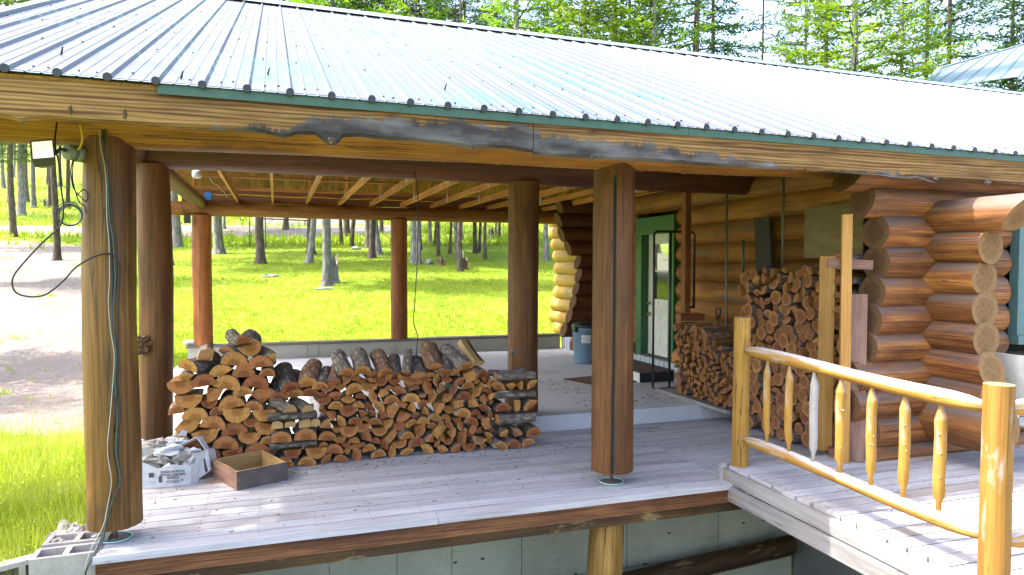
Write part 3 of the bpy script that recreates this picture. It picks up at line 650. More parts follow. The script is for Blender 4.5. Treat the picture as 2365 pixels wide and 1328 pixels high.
mb.quad((X0, YR, rz(X0, YR) - .03), (X0, 14.5, 3.30), (9.6, 14.5, 3.22), (9.6, YR, rz(9.6, YR) - .03), uvs=[(20, 0), (24, 0), (24, 12), (20, 12)])
shp = part(mb, 'sheathing', ['sheath'], roof); q = shp.modifiers.new("t", 'SOLIDIFY'); q.thickness = .012; q.offset = 0
mb = MB(); mb.quad((X0, YR, rz(X0, YR) + .02), (X0, 14.55, 3.33), (X1, 14.55, 3.2), (X1, YR, rz(X1, YR) + .02)); q = part(mb, 'rear_roofing', ['roof'], roof)
mb = MB()
for a, b in ((X0, 6.0), (6.003, 12.0), (12.003, X1)):
    mb.quad((a, YR - .24, rz(a, YR - .24) + .040), (b, YR - .24, rz(b, YR - .24) + .040), (b, YR, rz(b, YR) + .075), (a, YR, rz(a, YR) + .075)); mb.quad((a, YR, rz(a, YR) + .075), (b, YR, rz(b, YR) + .075), (b, YR + .14, rz(b, YR) - .05), (a, YR + .14, rz(a, YR) - .05))
rc = part(mb, 'ridge_cap', ['roof_wing'], roof); q = rc.modifiers.new("t", 'SOLIDIFY'); q.thickness = .004
mb = MB(); mb.bar((X0 - .01, YE - .03, rz(X0, YE - .03) + .01), (X0 - .01, YR, rz(X0, YR) + .01), .09, .05); part(mb, 'rake_trim', ['roof_wing'], roof)
mb = MB(); mb.bar((X0 + .03, YE + .05, rz(X0, YE) - .13), (X0 + .03, YR, rz(X0, YR) - .13), .04, .2); mb.bar((X0 + .03, YR, rz(X0, YR) - .13), (X0 + .03, 14.4, 3.15), .04, .2); part(mb, 'barge_board', ['truss'], roof)
# fascia boards with live edge
FAS = [(-2.2, 2.775), (-1.8, 2.785), (-1.6, 2.77), (-1.466, 2.772), (-1.424, 2.767), (-1.375, 2.749), (-1.324, 2.765), (-1.23, 2.78), (-1.12, 2.775), (-1.016, 2.772), (-0.909, 2.776), (-0.801, 2.775), (-0.723, 2.775), (-0.644, 2.772), (-0.58, 2.767), (-0.317, 2.775), (-0.105, 2.774), (-0.018, 2.762), (0.052, 2.748), (0.10, 2.762), (0.132, 2.775), (0.25, 2.782), (0.304, 2.739), (.33, 2.722), (0.359, 2.714), (.39, 2.728), (0.415, 2.764), (0.426, 2.774), (0.529, 2.785), (0.634, 2.777), (0.867, 2.776), (1.17, 2.764), (1.253, 2.754), (1.29, 2.735), (1.327, 2.758), (1.54, 2.764), (1.741, 2.744)]
FB = [(1.745, 2.727), (1.872, 2.725), (2.183, 2.725), (2.196, 2.704), (2.212, 2.723), (2.978, 2.728), (2.99, 2.722), (3.706, 2.717), (4.598, 2.721), (4.915, 2.717), (5.02, 2.700), (5.079, 2.690), (5.13, 2.705), (5.244, 2.72), (5.585, 2.712), (6.616, 2.70), (8.6, 2.69)]
def fascia(pts, y0, y1, v0):
    mb = MB(); P = []
    for a, b in zip(pts, pts[1:]):
        n = max(1, int((b[0] - a[0]) / .04)); P += [(a[0] + (b[0] - a[0]) * i / n, a[1] + (b[1] - a[1]) * i / n) for i in range(n)]
    P.append(pts[-1])
    for a, b in zip(P, P[1:]):
        ta, tb = 3.012 - .0078 * a[0], 3.012 - .0078 * b[0]
        cut = .018
        uv = lambda p, z: (p[0] + .0, z - 2.74)
        A, B = Vector((a[0], y0, a[1] + cut)), Vector((b[0], y0, b[1] + cut))
        mb.quad(A, B, (b[0], y0, tb), (a[0], y0, ta), [uv(a, A.z), uv(b, B.z), uv(b, tb), uv(a, ta)])
        mb.quad((a[0], y0 + .022, a[1]), (b[0], y0 + .022, b[1]), B, A, [uv(a, a[1] - .02), uv(b, b[1] - .02), uv(b, B.z), uv(a, A.z)], sm=True)
        mb.quad((a[0], y1, a[1]), (b[0], y1, b[1]), (b[0], y0 + .022, b[1]), (a[0], y0 + .022, a[1]), [uv(a, a[1] - .04), uv(b, b[1] - .04), uv(b, b[1]), uv(a, a[1])])
        mb.quad((b[0], y1, b[1]), (a[0], y1, a[1]), (a[0], y1, ta), (b[0], y1, tb))
        mb.quad((a[0], y0, ta), (b[0], y0, tb), (b[0], y1, tb), (a[0], y1, ta))
    for p, d in ((P[0], 1), (P[-1], -1)):
        t = 3.012 - .0078 * p[0]; mb.quad((p[0], y0, p[1] + .018), (p[0], y0, t), (p[0], y1, t), (p[0], y1, p[1]))
    return mb
part(fascia(FAS, 4.705, 4.745, 0), 'fascia_board', ['fascia'], roof, 'wavy-edged golden fascia board with black stains')
part(fascia(FB, 4.700, 4.742, 0), 'fascia_board', ['fascia'], roof)
mb = MB()
for x, z, rx, rz_ in ((.352, 2.742, .030, .024), (1.29, 2.755, .022, .014), (2.197, 2.715, .010, .012), (5.08, 2.702, .028, .010), (-1.12, 2.835, .010, .024), (-.84, 2.83, .012, .028)):
    mb.blob((x, 4.704, z), rx, .006, rz_, .6, n=14, m=8, fr=3)
part(mb, 'fascia_knot', ['rim_dark'], roof)
mb = MB(); mb.tube([(4.6, 4.70, 2.718), (4.9, 4.695, 2.715), (5.1, 4.69, 2.70), (5.3, 4.685, 2.71), (5.42, 4.67, 2.68), (5.47, 4.66, 2.665)], [.004, .006, .01, .008, .009, .004], 6); mb.blob((5.52, 4.7, 2.715), .03, .02, .02, .6); mb.blob((6.15, 4.7, 2.70), .035, .02, .02, .6)
part(mb, 'torn_bark_strip', ['bark'], roof)
mb = MB(); a, b = -.66, 8.7
for c0, c1 in ((a, 3.0), (3.003, 6.1), (6.103, b)):
    mb.bar((c0, 4.688, 2.984 - .0078 * c0), (c1, 4.688, 2.984 - .0078 * c1), .006, .055); mb.bar((c0, 4.70, 3.0145 - .0078 * c0), (c1, 4.70, 3.0145 - .0078 * c1), .03, .004)
part(mb, 'eave_trim', ['green_trim'], roof)
mb = MB()   # dark foam closures in rib ends
x = X0 + .214
while x < 9: mb.tube([(x + .020, YE - .040, rz(x, YE) - .002), (x + .020, YE - .031, rz(x, YE) - .002)], .025, 14); x += .254
mb.bar((X0, 4.722, rz(X0, 4.72) - .013), (9, 4.722, rz(9, 4.72) - .013), .036, .018)
part(mb, 'rib_closure', ['blackmetal'], roof)
mb = MB(); nrm = Vector((0, -SL, 1)).normalized()
i = 0; x = X0 + .04
while x < 14:
    for y in (4.85, 5.95, 7.0, 8.1, 9.2, 10.3):
        for dx in ((.03, .12) if y < 5 else (.03,)):
            xx, yy = x + dx + U(-.02, .02), y + U(-.05, .05)
            if rnd() < .2: continue
            c = Vector((xx, yy, rz(xx, yy) + .003)); mb.tube([c, c + nrm * .008], .006 + .002 * rnd(), 6)
    x += .254
for x, y in ((-1.32, 5.35), (-.55, 4.86), (-.04, 5.3), (1.25, 5.35)): c = Vector((x, y, rz(x, y))); mb.tube([c, c + Vector((.01, -.01, .05))], .006, 6)
sc = part(mb, 'roof_screws', ['blackmetal'], roof); sc['kind'] = 'stuff'
# big log beams
mb = MB(); mb.log((-2.6, 5.54, 2.945), (6.3, 5.56, 2.975), .205, .185, n=28, m=50, rough=.05, seed=14, bend=.01); b1 = part(mb, 'front_beam', ['beam_gold', 'log_end'], roof)
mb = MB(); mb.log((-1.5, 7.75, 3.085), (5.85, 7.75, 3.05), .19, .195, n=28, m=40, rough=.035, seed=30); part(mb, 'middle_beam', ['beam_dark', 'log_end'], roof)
mb = MB(); mb.log((-1.75, 13.75, 2.925), (5.9, 13.78, 2.925), .125, .135, n=24, m=40, rough=.05, seed=41, bend=.01); part(mb, 'rear_beam', ['beam_back', 'log_end'], roof)
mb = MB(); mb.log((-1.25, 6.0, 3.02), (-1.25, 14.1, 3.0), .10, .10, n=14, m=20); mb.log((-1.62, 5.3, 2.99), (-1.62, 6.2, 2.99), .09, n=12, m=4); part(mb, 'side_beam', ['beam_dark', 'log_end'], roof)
# trusses
for i in range(18):
    x = -1.24 + .6 * i; mb = MB(); wd = .036
    mb.bar((x, 5.4, 3.105), (x, 14.0, 3.095), wd, .089); mb.bar((x, 4.78, rz(x, 4.78) - .088), (x, YR, rz(x, YR) - .088), wd, .089)
    mb.bar((x, YR, rz(x, YR) - .1), (x, 14.3, 3.27), wd, .089)
    for y0, y1, sgn in ((7.8, 8.6, 1), (9.8, 9.0, 1), (9.8, 11.5, 1), (12.4, 11.7, 1), (12.4, 13.0, 1)):
        zt = min(rz(x, y1) - .13, 5.9 - (y1 - 11.6) * .95) if y1 > 11.6 else rz(x, y1) - .13
        mb.bar((x, y0, 3.14), (x, y1, zt), wd * .98, .07, up=(0, 1, 0))
    mb.obox((x - .020, 7.95, 3.14), (.0012, 0, 0), (0, .045, 0), (0, 0, .06), 1); mb.obox((x - .020, 9.8, 3.15), (.0012, 0, 0), (0, .05, 0), (0, 0, .075), 1); mb.obox((x - .020, 12.4, 3.13), (.0012, 0, 0), (0, .05, 0), (0, 0, .065), 1)
    part(mb, 'roof_truss', ['truss', 'gus'], roof)
mb = MB(); mb.bar((-1.5, 11.2, 3.23), (1.9, 11.2, 3.23), .04, .085, up=(0, 1, 0)); mb.bar((-1.5, 12.7, 3.20), (3.1, 12.7, 3.20), .04, .05); part(mb, 'truss_brace', ['truss'], roof)
mb = MB(); mb.box(-1.6, 9.0, 13.93, 13.96, 3.06, 3.30); part(mb, 'blocking_board', ['lumber_red'], roof)
mb = MB(); mb.tube([(-1.1, 13.5, 3.17)] + [(-.9 + i * .33, 13.5 + U(-.02, .02), 3.165 + U(-.012, .01)) for i in range(13)], .006, 6); part(mb, 'electric_cable', ['yellowcable'], roof)
mb = MB(); mb.box(-1.17, -1.07, 13.45, 13.52, 3.07, 3.19); part(mb, 'junction_box', ['bluebox'], roof)
mb = MB(); mb.lathe((-1.02, 10.6, 3.12), [(.05, 0), (.06, .02), (.06, .09), (.03, .11)], 14); part(mb, 'lamp_holder', ['white'], roof)
mb = MB(); mb.tube([(-.98, 12.0, 3.3), (-.93, 12.3, 3.22), (-.9, 12.5, 3.24), (-.85, 12.8, 3.16), (-.83, 13.1, 3.18), (-.8, 13.4, 3.1)], .006, 6); part(mb, 'white_cable', ['whitecable'], roof)
# second, distant roof wing
u_ = Vector((math.sin(R_(58)), math.cos(R_(58)), .32)); h_ = Vector((u_.y, -u_.x, 0)).normalized(); P0 = Vector((18.6, 16, 7.3)); n_ = h_.cross(u_).normalized()
W = lambda a, b, c=0: P0 + h_ * a + u_ * b + n_ * c
wing = empty('cabin_wing_roof', 'pale ribbed metal roof of the far cabin wing rising beyond the porch ridge', 'roof', (19, 17, 7))
outl = [(-.22, .785), (-.61, 5.4), (1.5, 10.9), (4, 17.4), (14, 17.4), (14, -1), (.2, -1)]
mb = MB(); n = len(mb.v); mb.v += [W(a, b) for a, b in outl]; mb.face(list(range(n, n + 7)), [(a, b) for a, b in outl]); q = part(mb, 'metal_roofing', ['roof_wing'], wing); sm_ = q.modifiers.new("t", 'SOLIDIFY'); sm_.thickness = .02; sm_.offset = -1 if n_.z > 0 else 1
mb = MB(); a = -.35
while a < 12:
    top = 5.4 + (a + .61) * 5.5 / 2.11 if a < 1.5 else 10.9 + (a - 1.5) * 2.6
    bot = .8 if a < .2 else -.9
    mb.bar(W(a, bot, .02 * (1 if n_.z > 0 else -1)), W(a, min(top, 17.3) - .1, .02 * (1 if n_.z > 0 else -1)), .05, .05, up=n_); a += .42
part(mb, 'roof_rib', ['teal'], wing)
mb = MB(); s_ = .05 if n_.z > 0 else -.05
for p, q in (((-.22, .785), (-.61, 5.4)), ((-.61, 5.4), (1.5, 10.9)), ((1.5, 10.9), (4, 17.4))): mb.bar(W(*p, s_), W(*q, s_), .16, .04, up=n_)
part(mb, 'ridge_trim', ['roof_wing'], wing)
mb = MB(); mb.box(15.5, 30, 14.6, 20, 3, 6.2); part(mb, 'log_wall', ['front_log'], wing)

# ================================================================ FIREWOOD
def section(kind, R):
    "cross-section [(x,y,bark?)], pith"
    P = []; pi = math.pi
    if kind == 'half':
        n = 11; e = U(.0, .12)
        for i in range(n + 1):
            a = -e + (pi + 2 * e) * i / n; P.append((R * math.cos(a), R * math.sin(a) * U(.94, 1.03), True))
        P[-1] = (*P[-1][:2], False)
        P.append((-R * U(.3, .5), U(-.06, .05) * R - e * R, False)); P.append((R * U(.1, .5), U(-.06, .05) * R - e * R, False))
        pith = (U(-.06, .06) * R, 0); cx, cy = 0, R * .42
    elif kind in ('wedge', 'third'):
        sp = U(.42, .55) * pi if kind == 'wedge' else U(.6, .8) * pi; n = 6; R *= 1.28 if kind == 'wedge' else 1.12
        a0 = pi / 2 - sp / 2
        for i in range(n + 1):
            a = a0 + sp * i / n; P.append((R * math.cos(a), R * math.sin(a), True))
        P[-1] = (*P[-1][:2], False); tr = U(0, .22)
        P.append((-R * tr * .6, R * tr * .7, False)); P.append((R * tr * .6, R * U(0, .1), False)); pith = (0, 0); cx, cy = 0, R * .58
    elif kind == 'round':
        n = 14; e = U(.9, 1.0)
        for i in range(n): a = 2 * pi * i / n; P.append((R * math.cos(a) * U(.97, 1.02), R * math.sin(a) * e, True))
        pith = (U(-.1, .1) * R, U(-.1, .1) * R); cx = cy = 0
    else:   # slab / chunk
        w_, h_ = R * U(.8, 1.05), R * U(.42, .7)
        P = [(-w_, -h_, False), (w_ * U(.8, 1), -h_ * U(.8, 1.1), True), (w_, h_ * U(.4, 1), True), (w_ * .2, h_ * U(1, 1.2), False), (-w_ * U(.6, .9), h_ * U(.6, 1), False)]
        pith = (U(-1, 1) * R, -R * U(.5, 2)); cx = cy = 0
    return [(x - cx, y - cy, b) for x, y, b in P], (pith[0] - cx, pith[1] - cy)
def piece(mb, kind, R, L, M, mi=(0, 1, 2), jit=.05):
    "split log along local y, front end at y = 0; M places it"
    P, pith = section(kind, R); n = len(P); base = len(mb.v); nl = 4
    off = (U(0, 80), U(0, 80)); dx, dz = U(-1, 1) * .02, U(-1, 1) * .02; tp = U(.88, 1.04)
    for k_ in range(nl + 1):
        t = k_ / nl; sc = 1 + (tp - 1) * t
        for j, (x, y, b) in enumerate(P):
            j1 = 1 + jit * mnoise.noise(Vector((x * 20 + off[0], y * 20, t * 2.5)))
            mb.v.append(M @ Vector(((x * sc) * j1 + dx * math.sin(t * 3), t * L + (U(-.004, .004) if k_ in (0, nl) else 0), (y * sc) * j1 + dz * math.sin(t * 3))))
    per = [0]
    for j in range(n):
        a, b = P[j], P[(j + 1) % n]; per.append(per[-1] + math.hypot(a[0] - b[0], a[1] - b[1]))
    for k_ in range(nl):
        for j in range(n):
            j2 = (j + 1) % n; A = base + k_ * n
            u0, u1 = off[0] + L * k_ / nl, off[0] + L * (k_ + 1) / nl
            bk = P[j][2]
            mb.face([A + j, A + j2, A + n + j2, A + n + j], [(u0, off[1] + per[j]), (u0, off[1] + per[j + 1]), (u1, off[1] + per[j + 1]), (u1, off[1] + per[j])], mi[0] if bk else mi[1], bk)
    for e in (0, nl):
        nb = len(mb.v); mb.v += [mb.v[base + e * n + j] for j in range(n)]
        idx = list(range(nb, nb + n)); uv = [(x - pith[0], y - pith[1]) for x, y, b in P]
        if e == 0: idx.reverse(); uv.reverse()
        # fan so that concave sections stay clean
        c = sum((Vector(mb.v[i]) for i in idx), Vector()) / n; ci = len(mb.v); mb.v.append(c); cu = (-pith[0] + sum(p[0] for p in P) / n, -pith[1] + sum(p[1] for p in P) / n)
        for q in range(n): mb.face([idx[q], idx[(q + 1) % n], ci], [uv[q], uv[(q + 1) % n], cu], mi[2])
def pack(x0, x1, z0, top, radii, st, seed):
    rs = random.Random(seed); C = []
    lift = lambda z: (z - z0) / st
    fails = 0
    while fails < 25 and len(C) < 400:
        r = radii(rs); cand = [(x, r) for x in np.linspace(x0 + r, x1 - r, 24)]
        rec = C[-60:]
        for (ax, az, ar) in rec:
            for sx in (x0 + r, x1 - r):
                d = (ar + r) ** 2 - (ax - sx) ** 2
                if d > 0: cand.append((sx, az + math.sqrt(d)))
            d = (ar + r) ** 2 - (az - r) ** 2
            if d > 0: s_ = math.sqrt(d); cand += [(ax - s_, r), (ax + s_, r)]
        for i in range(len(rec)):
            ax, az, ar = rec[i]
            for j in range(i):
                bx, bz, br = rec[j]; dx, dz = bx - ax, bz - az; d = math.hypot(dx, dz)
                if d > ar + br + 2 * r or d < 1e-6: continue
                R1, R2 = ar + r, br + r; a = (R1 * R1 - R2 * R2 + d * d) / (2 * d); h2 = R1 * R1 - a * a
                if h2 < 0: continue
                h = math.sqrt(h2); mx, mz = ax + a * dx / d, az + a * dz / d
                for sg in (1, -1): cand.append((mx + sg * h * dz / d, mz - sg * h * dx / d))
        ca = np.array(cand); ok = (ca[:, 0] >= x0 + r - 1e-6) & (ca[:, 0] <= x1 - r + 1e-6) & (ca[:, 1] >= r - 1e-6)
        if C:
            A = np.array(C); D = np.hypot(ca[:, None, 0] - A[None, :, 0], ca[:, None, 1] - A[None, :, 1]) - (A[None, :, 2] + r)
            ok &= (D > -1e-4).all(1)
        tp = np.array([lift(top(x)) for x in ca[:, 0]]); ok &= ca[:, 1] + r < tp
        ca = ca[ok]
        if len(ca) == 0: fails += 1; continue
        b = ca[np.argmin(ca[:, 1] + .0 * rs.random())]; C.append((b[0], b[1], r))
    return [(x, z0 + z * st, r) for x, z, r in C]
LOGS = []   # (stack, position, R, kind, matrix, mats, desc)
FWM = {'o': ['bark', 'fw_split', 'fw_end'], 'b': ['bark_brown', 'fw_split', 'fw_end'], 'p': ['bark', 'fw_pale', 'fw_pale'], 'a': ['bark', 'fw_split', 'fw_end_dark'], 'g': ['bark', 'fw_grey', 'fw_end_dark'], 'c': ['bark_brown', 'fw_split', 'fw_end_dark']}
def rotm(loc, yaw=0, pitch=0, roll=0):
    return Matrix.Translation(loc) @ Matrix.Rotation(yaw, 4, 'Z') @ Matrix.Rotation(pitch, 4, 'X') @ Matrix.Rotation(roll, 4, 'Y')
random.seed(31)
KN = {'half': 'half-round', 'wedge': 'wedge-split', 'third': 'wide wedge', 'round': 'unsplit round', 'slab': 'flat-split'}
def add(stack, x, y, z, R, kind, mats, yaw=0, pitch=0, roll=0, L=None, extra=''):
    LOGS.append(dict(s=stack, p=(x, y, z), R=R, k=kind, M=rotm((x, y, z), yaw, pitch, roll), m=mats, L=L or U(.36, .42), x=extra))
def interp(pts): return lambda x: float(np.interp(x, [p[0] for p in pts], [p[1] for p in pts]))
# left half of the front stack: mostly big half rounds
prof = interp([(-.95, .90), (-.80, .96), (-.62, 1.0), (-.45, 1.10), (-.3, 1.16), (-.15, 1.08), (-.02, .95)])
for x, z, r in pack(-.95, -.01, .10, prof, lambda q: q.choice([.085, .10, .11, .115, .07]), .58, 4):
    kind = random.choice(['half'] * 7 + ['third', 'wedge'])
    up = rnd() < .62; roll = U(-.22, .22) + (0 if up else math.pi)
    if kind != 'half': roll = U(-.8, .8) + (0 if up else math.pi)
    add('left', x, 7.06 + U(-.03, .03), z, r * 1.06, kind, random.choice('ooob'), U(-.06, .06), U(-.03, .03), roll)
for x, z, R, kd, yw, pt, rl, m in ((-.78, 1.0, .10, 'half', -.5, .1, .25, 'o'), (-.62, 1.1, .085, 'slab', .1, .0, .1, 'g'), (-.30, 1.22, .075, 'half', .3, .1, -.1, 'o'), (-.42, 1.10, .11, 'half', -.6, .35, .6, 'g'), (-.22, 1.12, .10, 'half', .3, .1, 2.9, 'o'), (-.06, 1.03, .085, 'wedge', .3, .1, -.6, 'o')):
    add('left', x, 7.08 + U(-.04, .05), z, R, kd, m, yw, pt, rl)
# right part of the front stack
prof = interp([(.42, .80), (.6, .85), (.9, .87), (1.4, .86), (1.8, .88), (2.0, .82), (2.17, .74)])
for x, z, r in pack(.385, 2.17, .0, prof, lambda q: q.choice([.04, .05, .06, .065, .07, .08]) , .74, 9):
    kind = random.choice(['half', 'half', 'wedge', 'wedge', 'third', 'third', 'slab']) if x > 1.0 else random.choice(['half'] * 5 + ['wedge', 'third'])
    roll = (U(-.35, .35) + random.choice([0, 0, math.pi])) if kind == 'half' else U(-3.14, 3.14)
    add('right', x, 7.0 + U(-.045, .035), z, r * 1.12, kind, random.choice('oooobg' if x > 1.2 else 'ooob'), U(-.10, .10), U(-.03, .04), roll)
# a leaning top course that shows its bark
tops = [(.12, .80, .095, 'half', 'o', .5), (.28, .84, .10, 'half', 'b', .45), (.40, .80, .08, 'half', 'o', .35), (.52, .83, .07, 'third', 'b', .4), (.66, .92, .085, 'half', 'o', .5), (.80, .93, .09, 'half', 'o', .5), (.92, .88, .08, 'wedge', 'o', .3), (1.03, .90, .085, 'half', 'b', .55), (1.14, .86, .07, 'half', 'o', .5), (1.24, .89, .06, 'wedge', 'g', .6), (1.36, .82, .13, 'half', 'o', .45), (1.55, .93, .10, 'third', 'b', .65), (1.66, .87, .08, 'half', 'o', .6), (1.75, .88, .055, 'slab', 'g', .5), (1.86, .93, .095, 'half', 'o', .55), (2.00, .95, .075, 'slab', 'p', .7), (2.04, .84, .085, 'half', 'o', .4)]
for x, z, R, kd, m, pt in tops: add('right', x, 7.02 + U(-.02, .04), z - .04, R, kd, m, U(-.25, .3) + (.35 if x > 1.8 else 0), pt * .75, U(-.3, .3), L=.40)
def lay(x0, x1, y, z, R, kd, m, roll=0, yaw=0): add('crib', x0, y, z, R, kd, m, -math.pi / 2 + yaw, 0, roll, L=x1 - x0)
# left crib
for x, z, R, kd, up, m in ((.06, .055, .09, 'half', 1, 'o'), (.27, .05, .085, 'half', 1, 'o'), (.36, .12, .10, 'half', 0, 'o'), (.14, .13, .08, 'half', 0, 'o'), (.04, .30, .095, 'half', 1, 'o'), (.26, .31, .105, 'half', 1, 'o')):
    add('crib', x, 6.95, z, R, kd, m, U(-.05, .05), 0, U(-.1, .1) + (0 if up else math.pi))
lay(-.07, .36, 7.0, .215, .055, 'slab', 'g', .1); lay(-.06, .36, 7.28, .215, .06, 'half', 'g')
for x, R in ((.0, .06), (.12, .065), (.25, .065), (.35, .05)): add('crib', x, 6.96, .415, R, 'slab', 'p', 0, 0, U(-.1, .1))
lay(-.09, .36, 7.0, .50, .065, 'slab', 'p', .05); lay(-.07, .35, 7.27, .50, .06, 'slab', 'p')
add('crib', .12, 6.9, .575, .07, 'half', 'p', .45, .1, .1); add('crib', .28, 6.92, .565, .06, 'half', 'p', .35, .08, -.1)
for x, z, R, m in ((.02, .66, .09, 'o'), (.16, .69, .095, 'o'), (.31, .69, .085, 'b')): add('crib', x, 7.08, z, R, 'half', m, U(-.1, .1), .35, 0)
# right crib
for x, z, R, kd, rl, m in ((2.22, .05, .08, 'half', .3, 'g'), (2.36, .06, .085, 'half', .2, 'g'), (2.52, .055, .08, 'half', -.3, 'g'), (2.40, .17, .075, 'wedge', .6, 'g'), (2.58, .17, .085, 'half', -.1, 'o'), (2.26, .17, .06, 'wedge', -.6, 'o'), (2.24, .45, .08, 'half', 0, 'o'), (2.40, .46, .07, 'slab', 1.5, 'o'), (2.54, .46, .085, 'third', -.6, 'o'), (2.20, .68, .085, 'third', .5, 'b'), (2.33, .67, .06, 'wedge', 0, 'o'), (2.43, .67, .06, 'wedge', 1.6, 'o'), (2.55, .68, .07, 'third', -.7, 'b')):
    add('crib', x, 6.93 + U(-.02, .02), z, R, kd, m, U(-.05, .05), 0, rl)
lay(2.18, 2.60, 6.97, .325, .085, 'slab', 'o', .0); lay(2.20, 2.6, 7.28, .32, .08, 'half', 'o'); lay(2.16, 2.61, 6.97, .575, .045, 'slab', 'o', .05); lay(2.18, 2.6, 7.25, .575, .05, 'slab', 'b')
lay(2.17, 2.60, 6.98, .775, .07, 'slab', 'g', .02); lay(2.18, 2.60, 7.26, .77, .06, 'half', 'g')
# stacks against the cabin wall: ends face -X, so local x runs along -Y
def wallstack(nm_, y0, y1, z0, prof, rad, st, seed, kinds, X, mats):
    for y, z, r in pack(y0, y1, z0, prof, rad, st, seed):
        kd = kinds(y, z); roll = U(-3.14, 3.14)
        add(nm_, X + U(-.045, .045), y, z, r * 1.1, kd, random.choice(mats(y, z)), -math.pi / 2 + U(-.08, .08), U(-.03, .03), roll, L=U(.36, .42))
wallstack('wall', 5.42, 7.14, .03, interp([(5.4, 1.93), (5.85, 1.96), (6.8, 1.93), (7.14, 1.84)]), lambda q: q.choice([.05, .06, .07, .075, .08, .055]), .95, 5,
          lambda y, z: random.choice(['round'] * 6 + ['third', 'half', 'wedge']) if z < 1.5 else random.choice(['round', 'half', 'wedge', 'third', 'wedge']), 5.28, lambda y, z: 'cca' if z > .6 else 'aag')
wallstack('door', 6.98, 8.30, .21, interp([(6.98, .90), (7.3, .95), (7.5, 1.03), (7.62, 1.16), (8.0, 1.18), (8.3, 1.16)]), lambda q: q.choice([.032, .04, .048, .055]), .9, 6,
          lambda y, z: random.choice(['wedge', 'wedge', 'third', 'half', 'round']), 5.14, lambda y, z: 'aco')
for yy, zz, R in ((5.32, 1.98, .085), (5.34, 1.80, .06), (5.36, 1.66, .055), (5.33, 1.52, .06)):
    LOGS.append(dict(s='wall', p=(5.2, yy, zz), R=R, k='half' if R < .08 else 'round', M=rotm((5.08, yy, zz), -math.pi / 2 + .25, 0, U(-.3, .3)), m='g', L=.48, x=''))
for L_ in LOGS:
    x, y, z = L_['p']; fdepth = x * .3193 + y * .9477; L_['sz'] = L_['R'] / fdepth * (1.8 if L_['s'] in ('left', 'right', 'crib') else .65 if L_['s'] == 'wall' else .5)
LOGS.sort(key=lambda q: -q['sz']); keep, rest = LOGS[:299], LOGS[299:]
GN = {'left': 'left front stack', 'right': 'right front stack', 'crib': 'crossed stack ends', 'wall': 'tall corner stack', 'door': 'low door stack'}
bycourse = {}
for L_ in keep:
    x, y, z = L_['p']; bycourse.setdefault((L_['s'], int(z / .11)), []).append(L_)
for (s, c), q in bycourse.items():
    q.sort(key=lambda L_: L_['p'][0] if s in ('left', 'right', 'crib') else -L_['p'][1])
    cs = sorted(cc for ss, cc in bycourse if ss == s); ci = cs.index(c) + 1
    cn = 'bottom course' if ci == 1 else 'top course' if ci == len(cs) and ci > 1 else ordn(ci) + ' course up'
    for i, L_ in enumerate(q):
        col_ = {'p': 'pale ', 'g': 'grey ', 'b': 'brown-barked '}.get(L_['m'], '')
        L_['lab'] = f"{col_}{KN[L_['k']]} log, {ordn(i + 1)} from left in {cn}, {GN[s]}"
for L_ in keep:
    mb = MB(); piece(mb, L_['k'], L_['R'], L_['L'], Matrix.Identity(4))
    o = mb.build('firewood_log', FWM[L_['m']], label=L_['lab'], cat='firewood', group='firewood logs ' + ('in the ' if L_['s'] != 'crib' else 'in the ') + GN[L_['s']])
    o.matrix_world = L_['M']
mb = MB()
allm = []
for L_ in rest:
    ms = FWM[L_['m']]; ii = []
    for m in ms:
        if m not in allm: allm.append(m)
        ii.append(allm.index(m))
    piece(mb, L_['k'], L_['R'], L_['L'], L_['M'], ii)
if rest: mb.build('stacked_firewood', allm, kind='stuff', label='small split firewood filling the stacks against the cabin wall', cat='firewood')
print('LOGS', len(LOGS), {s: sum(1 for q in LOGS if q['s'] == s) for s in GN})
mb = MB(); mb.bar((-.98, 7.13, .045), (.0, 7.10, .045), .09, .085, mi=0); mb.build('sleeper', ['rim_dark'], label='dark wooden sleeper under the left front firewood stack', cat='timber')

# ================================================================ THINGS AROUND THE STACKS
def board(name, mat, p0, p1, w, t, label, cat, up, rootobj=None):
    mb = MB(); mb.bar(p0, p1, w, t, up=up); return mb.build(name, [mat], label=label, cat=cat)
board('upright_board', 'lumber', (5.09, 5.50, .13), (5.02, 5.42, 2.03), .135, .04, 'wide pale upright board standing in front of the tall firewood stack', 'board', (-.5, -.85, 0))
board('upright_stud', 'lumber', (4.93, 5.08, .13), (4.86, 5.02, 2.40), .085, .045, 'narrow tall pale stud beside the wide upright board', 'board', (-.5, -.85, 0))
board('cross_board', 'plywood_red', (4.76, 5.14, 1.965), (5.12, 4.98, 1.945), .035, .085, 'short reddish board nailed level across the two uprights', 'board', (0, 0, 1))
board('leaning_plank', 'plywood_red', (5.03, 5.06, .14), (5.06, 5.09, 1.68), .18, .02, 'wide reddish plywood plank leaning against the cabin corner logs', 'board', (-.45, -.9, 0))
board('lumber_offcut', 'plywood_red', (4.96, 5.30, .17), (5.08, 5.22, .17), .09, .09, 'short reddish timber block at the foot of the pale uprights', 'board', (0, 0, 1))
mb = MB(); mb.obox((5.68, 6.06, 2.31), (.012, 0, 0), (0, .42, -.01), (0, .0, .28)); mb.build('plywood_sheet', ['plywood'], label='square drab plywood sheet leaning on the log wall above the tall stack', cat='plywood')
mb = MB(); n = len(mb.v)
mb.obox((5.68, 7.19, 2.18), (.015, 0, 0), (0, .14, 0), (0, .03, .35)); mb.build('black_board', ['oldboard'], label='dark weathered board standing on the far end of the tall firewood stack', cat='board')
